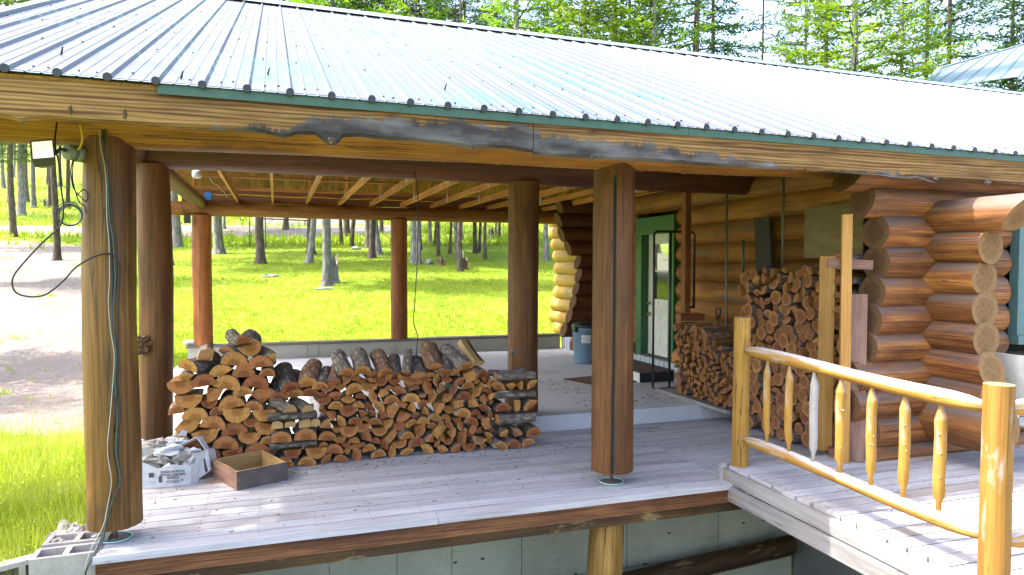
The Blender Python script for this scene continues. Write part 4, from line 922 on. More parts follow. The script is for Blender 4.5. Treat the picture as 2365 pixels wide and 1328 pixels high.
mb = MB(); mb.tube([(5.62, 7.50, 1.75), (5.62, 7.50, 2.26)], .016, 10); mb.build('green_pole', ['green_trim'], label='thin green metal pole behind the tall firewood stack', cat='pole')
mb = MB(); mb.tube([(5.52, 7.69, .005), (5.50, 7.69, 3.0)], .013, 8); mb.build('steel_rod', ['steel'], label='long grey steel rod from porch beam to deck beside the low door stack', cat='rod', group='steel rods hanging from the beam')
mb = MB(); mb.tube([(5.50, 6.62, 1.86), (5.52, 6.66, 3.05)], .015, 8); mb.build('steel_rod', ['steel'], label='shorter steel rod standing on top of the tall firewood stack', cat='rod', group='steel rods hanging from the beam')
hp = empty('hanging_post', 'square reddish post coming down from the roof onto the low door stack', 'post', (5.45, 8.35, 1.3))
mb = MB(); mb.obox((5.29, 8.29, 2.15), (.045, 0, 0), (0, .045, 0), (0, 0, .86)); part(mb, 'post_timber', ['lumber_red'], hp)
mb = MB(); mb.obox((5.30, 8.20, 1.235), (.17, -.02, 0), (.02, .1, 0), (0, 0, .045)); mb.build('timber_block', ['lumber_red'], label='reddish timber block lying on top of the low door stack', cat='timber')
sh = empty('shovel', 'shovel standing behind the low door stack with only its black grip showing', 'shovel', (5.55, 7.95, .3))
mb = MB(); mb.tube([(5.56, 7.95, .3), (5.55, 7.92, 1.22)], .015, 8); part(mb, 'shaft', ['lumber_red'], sh)
mb = MB(); c = Vector((5.55, 7.92, 1.30)); mb.tube([c + Vector((0, -.01, -.07)), c + Vector((0, -.05, 0)), c + Vector((0, -.05, .06)), c + Vector((0, .05, .06)), c + Vector((0, .05, 0)), c + Vector((0, .01, -.07))], .013, 8); part(mb, 'grip', ['blackmetal'], sh)
mb = MB(); mb.obox((5.57, 7.95, .32), (.1, 0, 0), (0, .01, 0), (0, 0, .12)); part(mb, 'blade', ['blackmetal'], sh)
rk = empty('firewood_rack', 'empty black pipe rack end frame beside the green door', 'rack', (5.2, 8.6, .18))
mb = MB(); r = .017
mb.tube([(5.85, 8.62, .20), (5.02, 8.62, .20), (4.985, 8.62, .23), (4.985, 8.62, 2.37), (5.02, 8.62, 2.405), (5.60, 8.62, 2.405), (5.635, 8.62, 2.37), (5.635, 8.62, 1.33)], r, 10); part(mb, 'pipe_frame', ['blackmetal'], rk)
mb = MB(); mb.tube([(5.255, 8.63, .2), (5.255, 8.63, 2.405)], r, 10); part(mb, 'upright_pipe', ['blackmetal'], rk)
mb = MB(); mb.tube([(5.47, 8.62, 1.34), (5.635, 8.62, 1.34)], r, 8); part(mb, 'cross_pipe', ['blackmetal'], rk)
pl_ = empty('pallet', 'low grey wooden platform under the low door stack', 'pallet', (5.3, 7.7, .18))
mb = MB(); mb.box(5.08, 5.62, 6.98, 8.66, .181, .205); part(mb, 'platform_board', ['rim_grey'], pl_)
mb = MB(); mb.bar((5.03, 8.62, .20), (5.06, 6.99, .20), .04, .04); part(mb, 'edge_board', ['rim_grey'], pl_)
# trash can
tc = empty('trash_can', 'grey-blue plastic trash can with black lid in the back corner of the porch', 'trash can', (5.24, 11.43, .18))
mb = MB(); prof_ = [(.0, .0), (.195, .0), (.20, .02), (.235, .60), (.24, .605), (.24, .64), (.225, .645)]
mb.lathe((5.24, 11.43, .18), prof_, 28); part(mb, 'bin', ['can'], tc)
mb = MB(); mb.lathe((5.24, 11.43, .18), [(.25, .645), (.255, .66), (.24, .70), (.15, .735), (.02, .74)], 28); part(mb, 'lid', ['blackmetal'], tc)
for a in (200, 20):
    mb = MB(); c = Vector((5.24 + .25 * math.cos(R_(a)), 11.43 + .25 * math.sin(R_(a)), .80)); mb.obox(c, (.03, 0, 0), (0, .05, 0), (0, 0, .05)); part(mb, 'lid_clip', ['blackmetal'], tc)
mb = MB(); aa = R_(248)
for i in range(4):
    a0, a1 = aa - .36 + i * .18, aa - .36 + (i + 1) * .18; rr = .231
    mb.quad((5.24 + rr * math.cos(a0), 11.43 + rr * math.sin(a0), .56), (5.24 + rr * math.cos(a1), 11.43 + rr * math.sin(a1), .56), (5.24 + (rr + .006) * math.cos(a1), 11.43 + (rr + .006) * math.sin(a1), .70), (5.24 + (rr + .006) * math.cos(a0), 11.43 + (rr + .006) * math.sin(a0), .70))
lab = part(mb, 'paper_label', ['label'], tc)
mb = MB()
for dx, z in ((-.10, .65), (-.04, .65), (.03, .64), (.07, .62)):
    a0 = aa + dx / .24; p = Vector((5.24 + .241 * math.cos(a0), 11.43 + .241 * math.sin(a0), z)); tng = Vector((-math.sin(a0), math.cos(a0), 0))
    mb.bar(p - tng * .012, p + tng * .014 + Vector((0, 0, -.02)), .004, .008); mb.bar(p + Vector((0, 0, .02)), p - Vector((0, 0, .02)), .004, .006)
part(mb, 'handwriting', ['ink'], tc)
mb = MB(); mb.tube([(2.50, 7.42, .55), (2.485, 7.36, 1.0)], .012, 8); mb.tube([(2.487, 7.37, .93), (2.484, 7.355, 1.01)], .017, 10, mi=1)
mb.build('iron_bar', ['lumber_red', 'steel'], label='slim tool handle with steel tip sticking up behind the right stack end', cat='tool handle')

# nail heads on the boards
mb = MB(); y = 7.555 - .07
while y > 5.3:
    for x in np.arange(-.95, 5.6, .406):
        for dy in (-.035, .035):
            if rnd() < .85: mb.obox((x + U(-.01, .01), y + dy, .0015), (.0035, 0, 0), (0, .0035, 0), (0, 0, .0012))
    y -= .1445
q = part(mb, 'nail_heads', ['rust'], deck); q['kind'] = 'stuff'
mb = MB(); y = 5.34 - .07
while y > 1.5:
    for x in np.arange(3.93, 7.6, .406):
        for dy in (-.035, .035): mb.obox((x + U(-.01, .01), y + dy, .1365 - (5.34 - y) * .012), (.0035, 0, 0), (0, .0035, 0), (0, 0, .0012))
    y -= .146
q = part(mb, 'nail_heads', ['rust'], rampo); q['kind'] = 'stuff'
# bark crumbs and needles lying about
mb = MB()
for _ in range(230):
    if rnd() < .55: x, y = U(-.9, 3.4), 6.93 - abs(random.gauss(0, .14))
    else: x, y = U(-1.0, 5.2), U(5.4, 7.4)
    a = U(0, 3.14); L = U(.004, .02); mb.obox((x, y, .003), (L * math.cos(a), L * math.sin(a), 0), (-.004 * math.sin(a), .004 * math.cos(a), 0), (0, 0, .0015), 0 if rnd() < .6 else 1)
for _ in range(150):
    x, y = U(3.6, 5.0), U(7.7, 10); a = U(0, 3.14); L = U(.006, .03); mb.obox((x, y, .183), (L * math.cos(a), L * math.sin(a), 0), (-.006 * math.sin(a), .006 * math.cos(a), 0), (0, 0, .002), 0)
mb.build('bark_crumbs', ['bark_brown', 'fw_split'], kind='stuff')
# ---------------------------------------------------------------- crate
cr = empty('wooden_crate', 'open shallow wooden crate with worn dark paint on the deck', 'crate', (-.22, 6.7, 0))
A, B, C_, D_ = Vector((-.33, 6.38, 0)), Vector((.085, 6.56, 0)), Vector((-.135, 7.08, 0)), Vector((-.56, 6.86, 0))
for a, b in ((A, B), (B, C_), (C_, D_), (D_, A)):
    mb = MB(); d = (b - a).normalized(); nn = Vector((-d.y, d.x, 0)); t = .018
    p0 = a + nn * t / 2; p1 = b + nn * t / 2
    if (a - A).length < 1e-6 or (a - C_).length < 1e-6: pass
    else: p0 += d * t; p1 -= d * t
    for z0_, z1_, mi in ((.004, .165, 0),):
        c = (p0 + p1) / 2 + Vector((0, 0, (z0_ + z1_) / 2)); L = (p1 - p0).length / 2
        mb.obox(c - nn * t * .26, d * L, nn * t * .24, Vector((0, 0, (z1_ - z0_) / 2)), 0); mb.obox(c + nn * t * .25, d * (L - .001), nn * t * .25, Vector((0, 0, (z1_ - z0_) / 2 + .0006)), 1)
    part(mb, 'side_panel', ['plywood_red' if (a - D_).length < 1e-6 else 'crate_out', 'fw_pale'], cr)
mb = MB(); n = len(mb.v)
i_ = .022; cc = (A + B + C_ + D_) / 4
q = [p + (cc - p).normalized() * i_ * 1.4 for p in (A, B, C_, D_)]
mb.quad(*[p + Vector((0, 0, .018)) for p in q], uvs=[(0, 0), (.4, 0), (.4, .5), (0, .5)]); o = part(mb, 'bottom_panel', ['fw_split'], cr)

# ---------------------------------------------------------------- torn cardboard carton with papers
ct = empty('torn_carton', 'torn white carton printed SHADOW ROCK TETON CORNERS, behind the front corner post', 'carton', (-.85, 6.85, 0))
random.seed(5)
mb = MB(); P_ = [(-1.12, 6.70), (-.98, 6.68), (-.86, 6.665), (-.72, 6.69), (-.665, 6.74)]
for (a, b), (h0, h1) in zip(zip(P_, P_[1:]), ((.24, .17), (.17, .20), (.20, .17), (.17, .20))):
    mb.quad((a[0], a[1], .004), (b[0], b[1], .004), (b[0], b[1] - .004, h1), (a[0], a[1] - .004, h0))
o = part(mb, 'front_panel', ['paper'], ct); q = o.modifiers.new("t", 'SOLIDIFY'); q.thickness = .004; q.offset = -1
mb = MB(); R0 = [(-.665, 6.74), (-.60, 6.80), (-.56, 6.93)]
mb.quad((-.69, 6.715, .02), (-.575, 6.80, .08), (-.60, 6.88, .26), (-.70, 6.80, .245)); mb.quad((-.575, 6.80, .08), (-.52, 6.92, .10), (-.55, 6.99, .235), (-.60, 6.88, .26)); mb.quad((-.735, 6.72, .19), (-.70, 6.80, .245), (-.66, 6.9, .17), (-.71, 6.8, .12))
o = part(mb, 'side_flap', ['paper'], ct); q = o.modifiers.new("t", 'SOLIDIFY'); q.thickness = .006
mb = MB(); mb.quad((-1.10, 6.78, .01), (-.6, 6.86, .01), (-.58, 7.04, .01), (-1.1, 7.04, .01)); part(mb, 'carton_lining', ['cardboard'], ct)
mb = MB(); mb.quad((-.612, 6.765, .075), (-.553, 6.845, .095), (-.575, 6.895, .20), (-.63, 6.82, .185)); part(mb, 'printed_panel', ['crate_out'], ct)
for i, (x, y, z, sx, sy, sz, m) in enumerate(((-1.0, 6.83, .20, .14, .08, .07, 'paper_grey'), (-.92, 6.86, .28, .12, .09, .05, 'paper'), (-.82, 6.82, .21, .08, .06, .045, 'paper_grey'), (-1.02, 6.92, .33, .10, .08, .04, 'paper_grey'), (-.76, 6.9, .23, .09, .07, .04, 'paper'), (-.88, 6.96, .33, .10, .05, .03, 'paper'), (-.70, 6.9, .14, .1, .07, .05, 'paper_grey'))):
    mb = MB(); mb.blob((x, y, z), sx, sy, sz, 1.1, n=14, m=8, fr=3.2); part(mb, 'crumpled_paper', [m], ct)
mb = MB()
for q4 in ((((-.90, 6.87, .285), (-.70, 6.98, .36), (-.66, 7.05, .34), (-.86, 6.97, .27)), ((-.70, 6.98, .36), (-.61, 6.93, .22), (-.58, 7.0, .2), (-.66, 7.05, .34))), (((-.9, 7.02, .30), (-.83, 7.05, .41), (-.79, 7.06, .40), (-.80, 7.05, .3)),), (((-.80, 6.76, .17), (-.72, 6.80, .23), (-.69, 6.79, .13), (-.74, 6.74, .1)),), (((-.95, 6.72, .17), (-.9, 6.68, .10), (-.87, 6.69, .16), (-.9, 6.74, .2)),)):
    mb = MB()
    for qq in q4: mb.quad(*qq)
    o = part(mb, 'torn_flap', ['paper'], ct); q = o.modifiers.new("t", 'SOLIDIFY'); q.thickness = .008
def text(body, size, M, mat, parent, name='lettering', ext=.0006, bold=.0):
    cu = bpy.data.curves.new(name, 'FONT'); cu.body = body; cu.size = size; cu.align_x = 'CENTER'; cu.align_y = 'CENTER'; cu.extrude = ext; cu.offset = bold; cu.resolution_u = 3
    t = bpy.data.objects.new(name, cu); COL.objects.link(t); dg = bpy.context.evaluated_depsgraph_get(); me = bpy.data.meshes.new_from_object(t.evaluated_get(dg)); bpy.data.objects.remove(t)
    for v in me.vertices: v.co = M @ v.co
    me.materials.clear(); me.materials.append(MT[mat]); o = bpy.data.objects.new(name, me); COL.objects.link(o); o.parent = parent; rel(o, parent) if parent.type == 'EMPTY' else None; return o
def panelM(a, b, z, frac, off=.0055):
    a = Vector((*a, 0)); b = Vector((*b, 0)); d = (b - a).normalized(); nn = Vector((d.y, -d.x, 0)); c = a + (b - a) * frac + Vector((0, 0, z)) + nn * off
    return Matrix(((d.x, 0, nn.x, c.x), (d.y, 0, nn.y, c.y), (0, 1, 0, c.z), (0, 0, 0, 1)))
tm = panelM((-.98, 6.68), (-.80, 6.665), .125, .66, .012)
text("SHADOW ROCK\nTETON CORNERS", .026, tm, 'ink', ct, bold=.0006)
tm2 = panelM((-.98, 6.68), (-.80, 6.665), .088, .66, .012); text("VINTAGE", .020, tm2, 'label', ct, ext=.0012)
mb = MB(); d = (tm2.col[0].xyz); nn = tm2.col[2].xyz; mb.obox(tm2.translation, d * .045, nn * .0006, Vector((0, 0, .011))); 
for dz in (.06, .05, .042): mb.obox(tm2.translation - Vector((0, 0, .028 + dz - .042)), d * (.04 + dz * .3), nn * .0005, Vector((0, 0, .0015)))
mb.obox(tm2.translation - d * .10 - Vector((0, 0, .01)), d * .012, nn * .0007, Vector((0, 0, .028))); mb.obox(tm2.translation - d * .17 + Vector((0, 0, .03)), d * .02, nn * .0007, Vector((0, 0, .02)))
mb.obox(tm2.translation - d * .165 - Vector((0, 0, .025)), d * .035, nn * .0007, Vector((0, 0, .0012))); mb.obox(tm2.translation - d * .165 - Vector((0, 0, .045)), d * .035, nn * .0007, Vector((0, 0, .0012)))
mb.obox(tm2.translation + d * .075 - Vector((0, 0, .028)), d * .007, nn * .0007, Vector((0, 0, .007)))
part(mb, 'printed_bars', ['ink'], ct)
mb = MB(); mb.blob((-.60, 7.02, .012), .22, .09, .012, .5); mb.blob((-.50, 6.72, .004), .10, .06, .004, .6, n=16)
part(mb, 'paper_scrap', ['cardboard'], ct)
random.seed(77)

# ---------------------------------------------------------------- cinder blocks
def cinder(label, loc, rz_=0, rx_=0, sy=1):
    "hollow two-core block 0.4 x 0.2 x 0.2, cores open upwards"
    mb = MB(); lx, ly, lz = .2, .1, .1; w1 = .032
    xs = [(-lx, -lx + w1), (-.018, .018), (lx - w1, lx)]
    for a, b in xs: mb.box(a, b, -ly + w1, ly - w1, -lz, lz)
    mb.box(-lx, lx, -ly, -ly + w1, -lz, lz - .0006); mb.box(-lx, lx, ly - w1, ly, -lz, lz - .0006)
    mb.box(-lx + w1, -.018, -ly + w1, ly - w1, -lz, -lz * .2); mb.box(.018, lx - w1, -ly + w1, ly - w1, -lz, -lz * .25)
    o = mb.build('cinder_block', ['cinder'], label=label, cat='cinder block', group='cinder blocks at the deck corner')
    q = o.modifiers.new("b", 'BEVEL'); q.width = .006; q.segments = 2
    o.location = loc; o.rotation_euler = (rx_, 0, rz_); return o
cinder('concrete block nearest the deck end, two open cores up, front of the pair', (-1.345, 5.38, -.088), .03)
cinder('concrete block behind the front block, cores up and full of rubble', (-1.33, 5.60, -.078), -.02)
cinder('grey concrete block lying on its side in the grass with one core facing out', (-1.67, 5.52, -.17), .5, R_(80))
mb = MB(); mb.blob((-1.50, 6.02, -.1), .12, .08, .09, .6); mb.blob((-1.36, 5.86, -.07), .10, .07, .08, .5); mb.blob((-1.25, 6.15, -.1), .09, .06, .08, .5)
mb.build('rubble', ['cinder'], label='pale broken stones between the cinder blocks and the grass', cat='stones')
mb = MB()
for i in range(9): mb.blob((-1.44 + U(-.05, .22), 5.60 + U(-.03, .03), -.01 + U(-.02, .01)), .03, .025, .022, .6, n=8, m=5)
mb.build('mortar_rubble', ['cinder'], label='small mortar lumps sitting in the rear cinder block cores', cat='stones')

# ---------------------------------------------------------------- railing
rl = empty('railing', 'peeled-log railing with tapered balusters along the ramp edge', 'railing', (3.95, 4.1, .12))
def rz2(y): return .12 - .0  # base of rail parts follows the ramp
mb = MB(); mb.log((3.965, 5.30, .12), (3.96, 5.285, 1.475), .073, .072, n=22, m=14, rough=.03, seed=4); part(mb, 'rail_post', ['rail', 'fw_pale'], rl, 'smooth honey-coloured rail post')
mb = MB(); mb.log((3.955, 2.925, .10), (3.955, 2.92, 1.262), .080, .079, n=26, m=14, rough=.03, seed=6, grooves=((18, .10, 0, .95), (22, .05, .1, 1))); part(mb, 'rail_post', ['railpost', 'fw_pale'], rl, 'rail post with grey weathered patches')
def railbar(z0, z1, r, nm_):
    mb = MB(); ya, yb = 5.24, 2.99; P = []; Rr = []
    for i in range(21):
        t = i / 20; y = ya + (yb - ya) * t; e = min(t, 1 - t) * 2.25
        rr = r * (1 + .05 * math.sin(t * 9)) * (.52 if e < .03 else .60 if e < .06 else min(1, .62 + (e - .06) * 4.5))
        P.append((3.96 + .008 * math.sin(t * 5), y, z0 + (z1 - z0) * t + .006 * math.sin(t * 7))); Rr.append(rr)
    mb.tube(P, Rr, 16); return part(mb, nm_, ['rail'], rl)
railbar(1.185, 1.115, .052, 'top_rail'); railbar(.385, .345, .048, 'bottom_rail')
for i, y in enumerate((4.93, 4.66, 4.39, 4.12, 3.83, 3.56, 3.295)):
    zt = 1.16 - (5.1 - y) * .03; zb = .40 - (5.1 - y) * .018; r = (.028, .030, .031, .037, .034, .034, .036)[i]
    mb = MB(); H = zt - zb; seq = [(0, .45), (.12, .5), (.17, .95), (.3, 1.0), (.5, 1.04), (.7, 1.0), (.82, 1.02), (.845, .95), (.93, .42), (1, .38)]
    dx = U(-.012, .012); mb.tube([(3.96 + dx * math.sin(t * 3) + U(-.002, .002), y + U(-.004, .004), zb + H * t) for t, _ in seq], [r * q for _, q in seq], 10)
    for _ in range(3): z = zb + H * U(.25, .75); a = U(3.4, 4.6); mb.blob((3.96 + r * math.cos(a), y + r * math.sin(a), z), .006, .006, .007, .3, n=6, m=4)
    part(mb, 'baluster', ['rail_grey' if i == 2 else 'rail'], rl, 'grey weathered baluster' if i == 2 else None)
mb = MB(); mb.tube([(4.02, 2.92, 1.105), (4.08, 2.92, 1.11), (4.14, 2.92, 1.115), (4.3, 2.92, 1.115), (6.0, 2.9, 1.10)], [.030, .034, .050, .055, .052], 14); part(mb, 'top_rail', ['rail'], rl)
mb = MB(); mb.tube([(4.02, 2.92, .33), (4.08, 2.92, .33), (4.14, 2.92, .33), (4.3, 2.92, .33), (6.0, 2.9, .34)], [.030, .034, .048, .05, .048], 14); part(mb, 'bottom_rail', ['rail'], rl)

# ---------------------------------------------------------------- lawn chair
ch = empty('lawn_chair', 'folding aluminium lawn chair by the cabin window, mostly cut off by the frame', 'chair', (6.4, 4.5, .12))
for dy in (0, .5):
    mb = MB(); ox = 6.26; y = 4.30 + dy * .9
    mb.tube([(ox + .45 - .1, y, .13), (ox + .12, y, .62), (ox - .02, y, 1.22)], .018, 8); part(mb, 'back_tube', ['alu'], ch)
    mb = MB(); mb.tube([(ox + .1, y + .02, .13), (ox + .45, y + .02, .50), (ox + .55, y + .02, .74)], .013, 8); part(mb, 'leg', ['alu'], ch)
    mb = MB(); mb.bar((ox + .04, y, .77), (ox + .52, y, .77), .05, .02); part(mb, 'armrest', ['white'], ch)
mb = MB(); mb.obox((6.36, 4.525, .92), (0, .2, 0), (.045, 0, -.22), (.004, 0, .001)); part(mb, 'back_webbing', ['white'], ch)
mb = MB(); mb.obox((6.56, 4.525, .50), (.2, 0, 0), (0, .2, 0), (0, 0, .006)); part(mb, 'seat_webbing', ['white'], ch)

# ---------------------------------------------------------------- floodlight
fl = empty('floodlight', 'dark flood light with bright pale glass on the front left corner post', 'flood light', (-1.28, 5.42, 2.68))
c = Vector((-1.40, 5.22, 2.665))
s2 = (RT * .97 + UP * .2 + F_ * .5).normalized(); u2 = (-RT * .5 + UP * .8 + F_ * .65); u2 = (u2 - s2 * u2.dot(s2)).normalized(); dirv = s2.cross(u2).normalized()
if dirv.dot(F_) > 0: dirv = -dirv
mb = MB(); n = len(mb.v); w0, h0 = .060, .098
for sgn_d, ww, hh in ((.0, w0, h0), (-.055, w0 * .95, h0 * .95), (-.10, w0 * .5, h0 * .5)):
    for a, b in ((-1, -1), (1, -1), (1, 1), (-1, 1)): mb.v.append(c + dirv * sgn_d + s2 * ww * a + u2 * hh * b)
for L in range(2):
    for j in range(4): mb.face([n + L * 4 + j, n + L * 4 + (j + 1) % 4, n + L * 4 + 4 + (j + 1) % 4, n + L * 4 + 4 + j], [(0, 0)] * 4)
mb.face([n + 8, n + 9, n + 10, n + 11], [(0, 0)] * 4)
for a, b, e in ((s2 * w0, u2 * h0, 1), (u2 * h0, s2 * w0, 1)):
    for sg in (-1, 1): mb.bar(c + a * sg - b + dirv * .004, c + a * sg + b + dirv * .004, .008, .012, up=dirv)
part(mb, 'housing', ['lampbody'], fl)
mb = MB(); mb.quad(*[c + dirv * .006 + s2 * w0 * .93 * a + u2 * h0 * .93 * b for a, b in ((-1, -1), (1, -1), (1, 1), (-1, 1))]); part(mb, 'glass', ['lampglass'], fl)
mb = MB(); mb.tube([c - dirv * .08, (-1.34, 5.37, 2.70), (-1.29, 5.41, 2.69)], .013, 8); part(mb, 'bracket', ['lampbody'], fl)
mb = MB(); mb.tube([(-1.31, 5.385, 2.685), (-1.275, 5.42, 2.685)], .052, 16); part(mb, 'mounting_box', ['lampbox'], fl); mb = MB(); mb.tube([(-1.272, 5.423, 2.685), (-1.235, 5.46, 2.685)], .058, 16); part(mb, 'back_box', ['lampbox'], fl)

# ---------------------------------------------------------------- cables
def smooth(P, n=6):
    P = [Vector(p) for p in P]; out = []
    for i in range(len(P) - 1):
        p0, p1, p2, p3 = P[max(i - 1, 0)], P[i], P[i + 1], P[min(i + 2, len(P) - 1)]
        for j in range(n):
            t = j / n; out.append(.5 * ((2 * p1) + (p2 - p0) * t + (2 * p0 - 5 * p1 + 4 * p2 - p3) * t * t + (3 * p1 - p0 - 3 * p2 + p3) * t ** 3))
    return out + [P[-1]]
LOOP = [(-1.34, 5.3, 2.86), (-1.34, 5.25, 2.72), (-1.32, 5.25, 2.58), (-1.31, 5.25, 2.42), (-1.3, 5.25, 2.31), (-1.32, 5.25, 2.19), (-1.42, 5.25, 2.08), (-1.51, 5.25, 1.97), (-1.58, 5.25, 1.87), (-1.59, 5.25, 1.8), (-1.56, 5.25, 1.75), (-1.48, 5.25, 1.73), (-1.4, 5.25, 1.75), (-1.31, 5.25, 1.83), (-1.24, 5.27, 1.92), (-1.14, 5.30, 1.99), (-1.06, 5.33, 2.01), (-1.02, 5.34, 1.98), (-1.0, 5.34, 1.91), (-1.01, 5.34, 1.68), (-1.02, 5.34, 1.2), (-1.05, 5.34, .8)]
mb = MB(); mb.tube(smooth(LOOP), .0055, 8); mb.build('cable_loop', ['blackcable'], label='black cable looping out to the left from the front corner post', cat='cable')
WH = [(-1.11, 5.36, 2.84), (-1.1, 5.345, 2.72), (-1.08, 5.34, 2.61), (-1.07, 5.34, 2.46), (-1.07, 5.34, 2.26), (-1.06, 5.34, 2.09), (-1.06, 5.34, 1.85), (-1.07, 5.34, 1.68), (-1.06, 5.34, 1.5), (-1.04, 5.34, 1.33), (-1.05, 5.34, 1.15), (-1.07, 5.34, 0.92), (-1.09, 5.34, 0.68), (-1.07, 5.34, 0.47), (-1.09, 5.34, 0.33), (-1.12, 5.32, 0.17), (-1.18, 5.30, 0.05), (-1.205, 5.24, -0.04), (-1.20, 5.21, -0.11), (-1.185, 5.2, -.14)]
mb = MB(); mb.tube(smooth(WH), .003, 8); mb.build('pale_cable', ['whitecable'], label='thin pale green cable running down the face of the front corner post', cat='cable')
mb = MB()
for dx, j in ((.018, .01), (.026, -.006), (.034, .008)):
    P = []
    for i, (x, y, z) in enumerate(WH[:16]):
        k_ = 1 if z > .45 else max(0, (z - .15) / .3)
        P.append((x + dx * (.4 + .9 * math.sin(i * .5 + dx * 60) ** 2) + .02 * (1 if 1.0 > z > .4 else 0), y + .001 * i * j, z))
    P += [(-1.15 + dx, 5.28, .08), (-1.19 + dx * .4, 5.2, -.03), (-1.20, 5.19, -.1), (-1.175, 5.19, -.16)]
    mb.tube(smooth(P), .0044, 6, mi=0 if dx != .026 else 1)
mb.build('cable_bundle', ['blackcable', 'greencable'], label='bundle of dark cables hanging down the front corner post to the deck corner', cat='cable')
mb = MB(); mb.tube(smooth([(-1.215, 5.33, 2.86), (-1.20, 5.31, 2.79), (-1.20, 5.31, 2.755), (-1.22, 5.33, 2.71), (-1.25, 5.39, 2.70)]), .006, 8); mb.build('yellow_cable', ['yellowcable'], label='short yellow cable from the front beam into the flood light box', cat='cable')
HC = [(1.42, 7.5, 2.95), (1.42, 7.35, 2.75), (1.42, 7.3, 2.53), (1.41, 7.3, 1.99), (1.38, 7.3, 1.53), (1.37, 7.3, 1.33), (1.41, 7.3, 1.19), (1.4, 7.3, 1.03), (1.4, 7.3, 0.90), (1.47, 7.2, 0.87), (1.55, 7.05, .80), (1.56, 6.94, .66)]
mb = MB(); mb.tube(smooth(HC), .005, 8); mb.build('hanging_cable', ['blackcable'], label='long dark cable hanging from the roof to the right front firewood stack', cat='cable')
mb = MB(); c = Vector((-1.29, 5.36, 2.27))
for i in range(5):
    rr = .066 + .006 * (i % 3); cc = c + Vector((U(-.008, .008), U(-.01, .01), U(-.008, .008)))
    mb.tube([cc + Vector((math.cos(a * .314) * rr, 0, math.sin(a * .314) * rr)) for a in range(20)], .004, 6, mi=i % 2, closed=True)
mb.tube(smooth([(-1.28, 5.41, 2.64), (-1.285, 5.38, 2.55), (-1.27, 5.37, 2.45), (-1.23, 5.37, 2.39), (-1.20, 5.38, 2.36), (-1.19, 5.38, 2.40), (-1.21, 5.38, 2.44), (-1.25, 5.37, 2.40)]), .004, 6)
mb.tube(smooth([(-1.275, 5.41, 2.64), (-1.275, 5.38, 2.5), (-1.24, 5.37, 2.36), (-1.21, 5.38, 2.33), (-1.2, 5.38, 2.28)]), .004, 6)
mb.build('cable_coil', ['blackcable', 'whitecable'], label='coiled black and grey cable hanging below the flood light', cat='cable')
mb = MB(); mb.obox((-1.47, 13.6, 2.72), (.05, 0, 0), (0, .05, 0), (0, 0, .07)); mb.tube([(-1.55, 13.5, 3.0), (-1.52, 13.55, 2.85), (-1.47, 13.6, 2.78)], .006, 6)
mb.build('rear_lamp', ['blackmetal'], label='small black lamp at the top of the rear left orange post', cat='lamp')

# ================================================================ GRASS
def leafmat(name, c1, c2, c3, trans=.35, scale=.6, coord='pos'):
    k = NT(name); p = k.pos() if coord == 'pos' else k.obj()
    n = k.noise(p, scale, 4, .7); col = k.ramp(n, [(.3, c1), (.5, c2), (.7, c3)])
    col = k.mix(1., col, k.ramp(k.attr("rnd"), [(0, .8), (1, 1.2)]), 'MULTIPLY')
    if coord != 'pos': col = k.hsv(col, k.math('ADD', k.math('MULTIPLY', k.objrnd(), .03), .485), 1., k.math('ADD', k.math('MULTIPLY', k.objrnd(), .4), .8))
    tr = k.n("BsdfTranslucent", {"Color": k.hsv(col, .5, 1.05, 1.25)}); k.done(col, .6, .3)
    k.set(k.out, "Surface", k.n("MixShader", {0: trans, 1: k.b.outputs[0], 2: tr.outputs[0]}))
    return k.m
MT['grass'] = leafmat('grass_blades', (.15, .215, .014), (.23, .31, .02), (.33, .375, .055), .45, .8)
MT['weeds'] = leafmat('weed_blades', (.20, .27, .02), (.31, .37, .04), (.42, .44, .12), .45, 1.2)
def tri_mesh(name, V, mat, R=None, per=3):
    V = np.asarray(V, dtype=np.float32).reshape(-1, 3); nf = len(V) // per
    me = bpy.data.meshes.new(name); me.vertices.add(len(V)); me.vertices.foreach_set("co", V.ravel())
    me.loops.add(len(V)); me.loops.foreach_set("vertex_index", np.arange(len(V), dtype=np.int32))
    me.polygons.add(nf); me.polygons.foreach_set("loop_start", np.arange(0, len(V), per, dtype=np.int32))
    try: me.polygons.foreach_set("loop_total", np.full(nf, per, dtype=np.int32))
    except Exception: pass
    if R is not None:
        a = me.attributes.new("rnd", 'FLOAT', 'FACE'); a.data.foreach_set("value", np.asarray(R, dtype=np.float32))
    me.materials.append(mat); me.update(calc_edges=True); return me
rg = np.random.default_rng(3)
def tufts(n, samp, hgt, wid, nb):
    V = []; R = []; c = 0
    while c < n:
        s = samp()
        if s is None: continue
        x, y = s; z = gz(x, y); c += 1; tone = rnd()
        for _ in range(nb):
            a = U(0, 6.283); h = hgt * U(.5, 1.25); lean = U(.1, .6) * h; bx, by = x + U(-.06, .06), y + U(-.06, .06); w_ = wid * U(.6, 1.2)
            wa = U(0, 3.14); wx, wy = math.cos(wa) * w_, math.sin(wa) * w_
            V += [(bx - wx, by - wy, z - .02), (bx + wx, by + wy, z - .02), (bx + math.cos(a) * lean, by + math.sin(a) * lean, z + h)]; R.append(min(1, max(0, tone * .6 + rnd() * .4)))
    return V, R
def inv(d, t): return d * .3193 + t * .9477, d * .9477 - t * .3193
def s_lawn():
    d = 13.5 + 34 * rnd() ** 1.5; a = U(-.62, .12); x, y = inv(d, a * d)
    if y < 14.0 and x > -1.8: return None
    if gravel(x, y) > .45 and rnd() < .97: return None
    if y < 15 and x > 5.6: return None
    return x, y
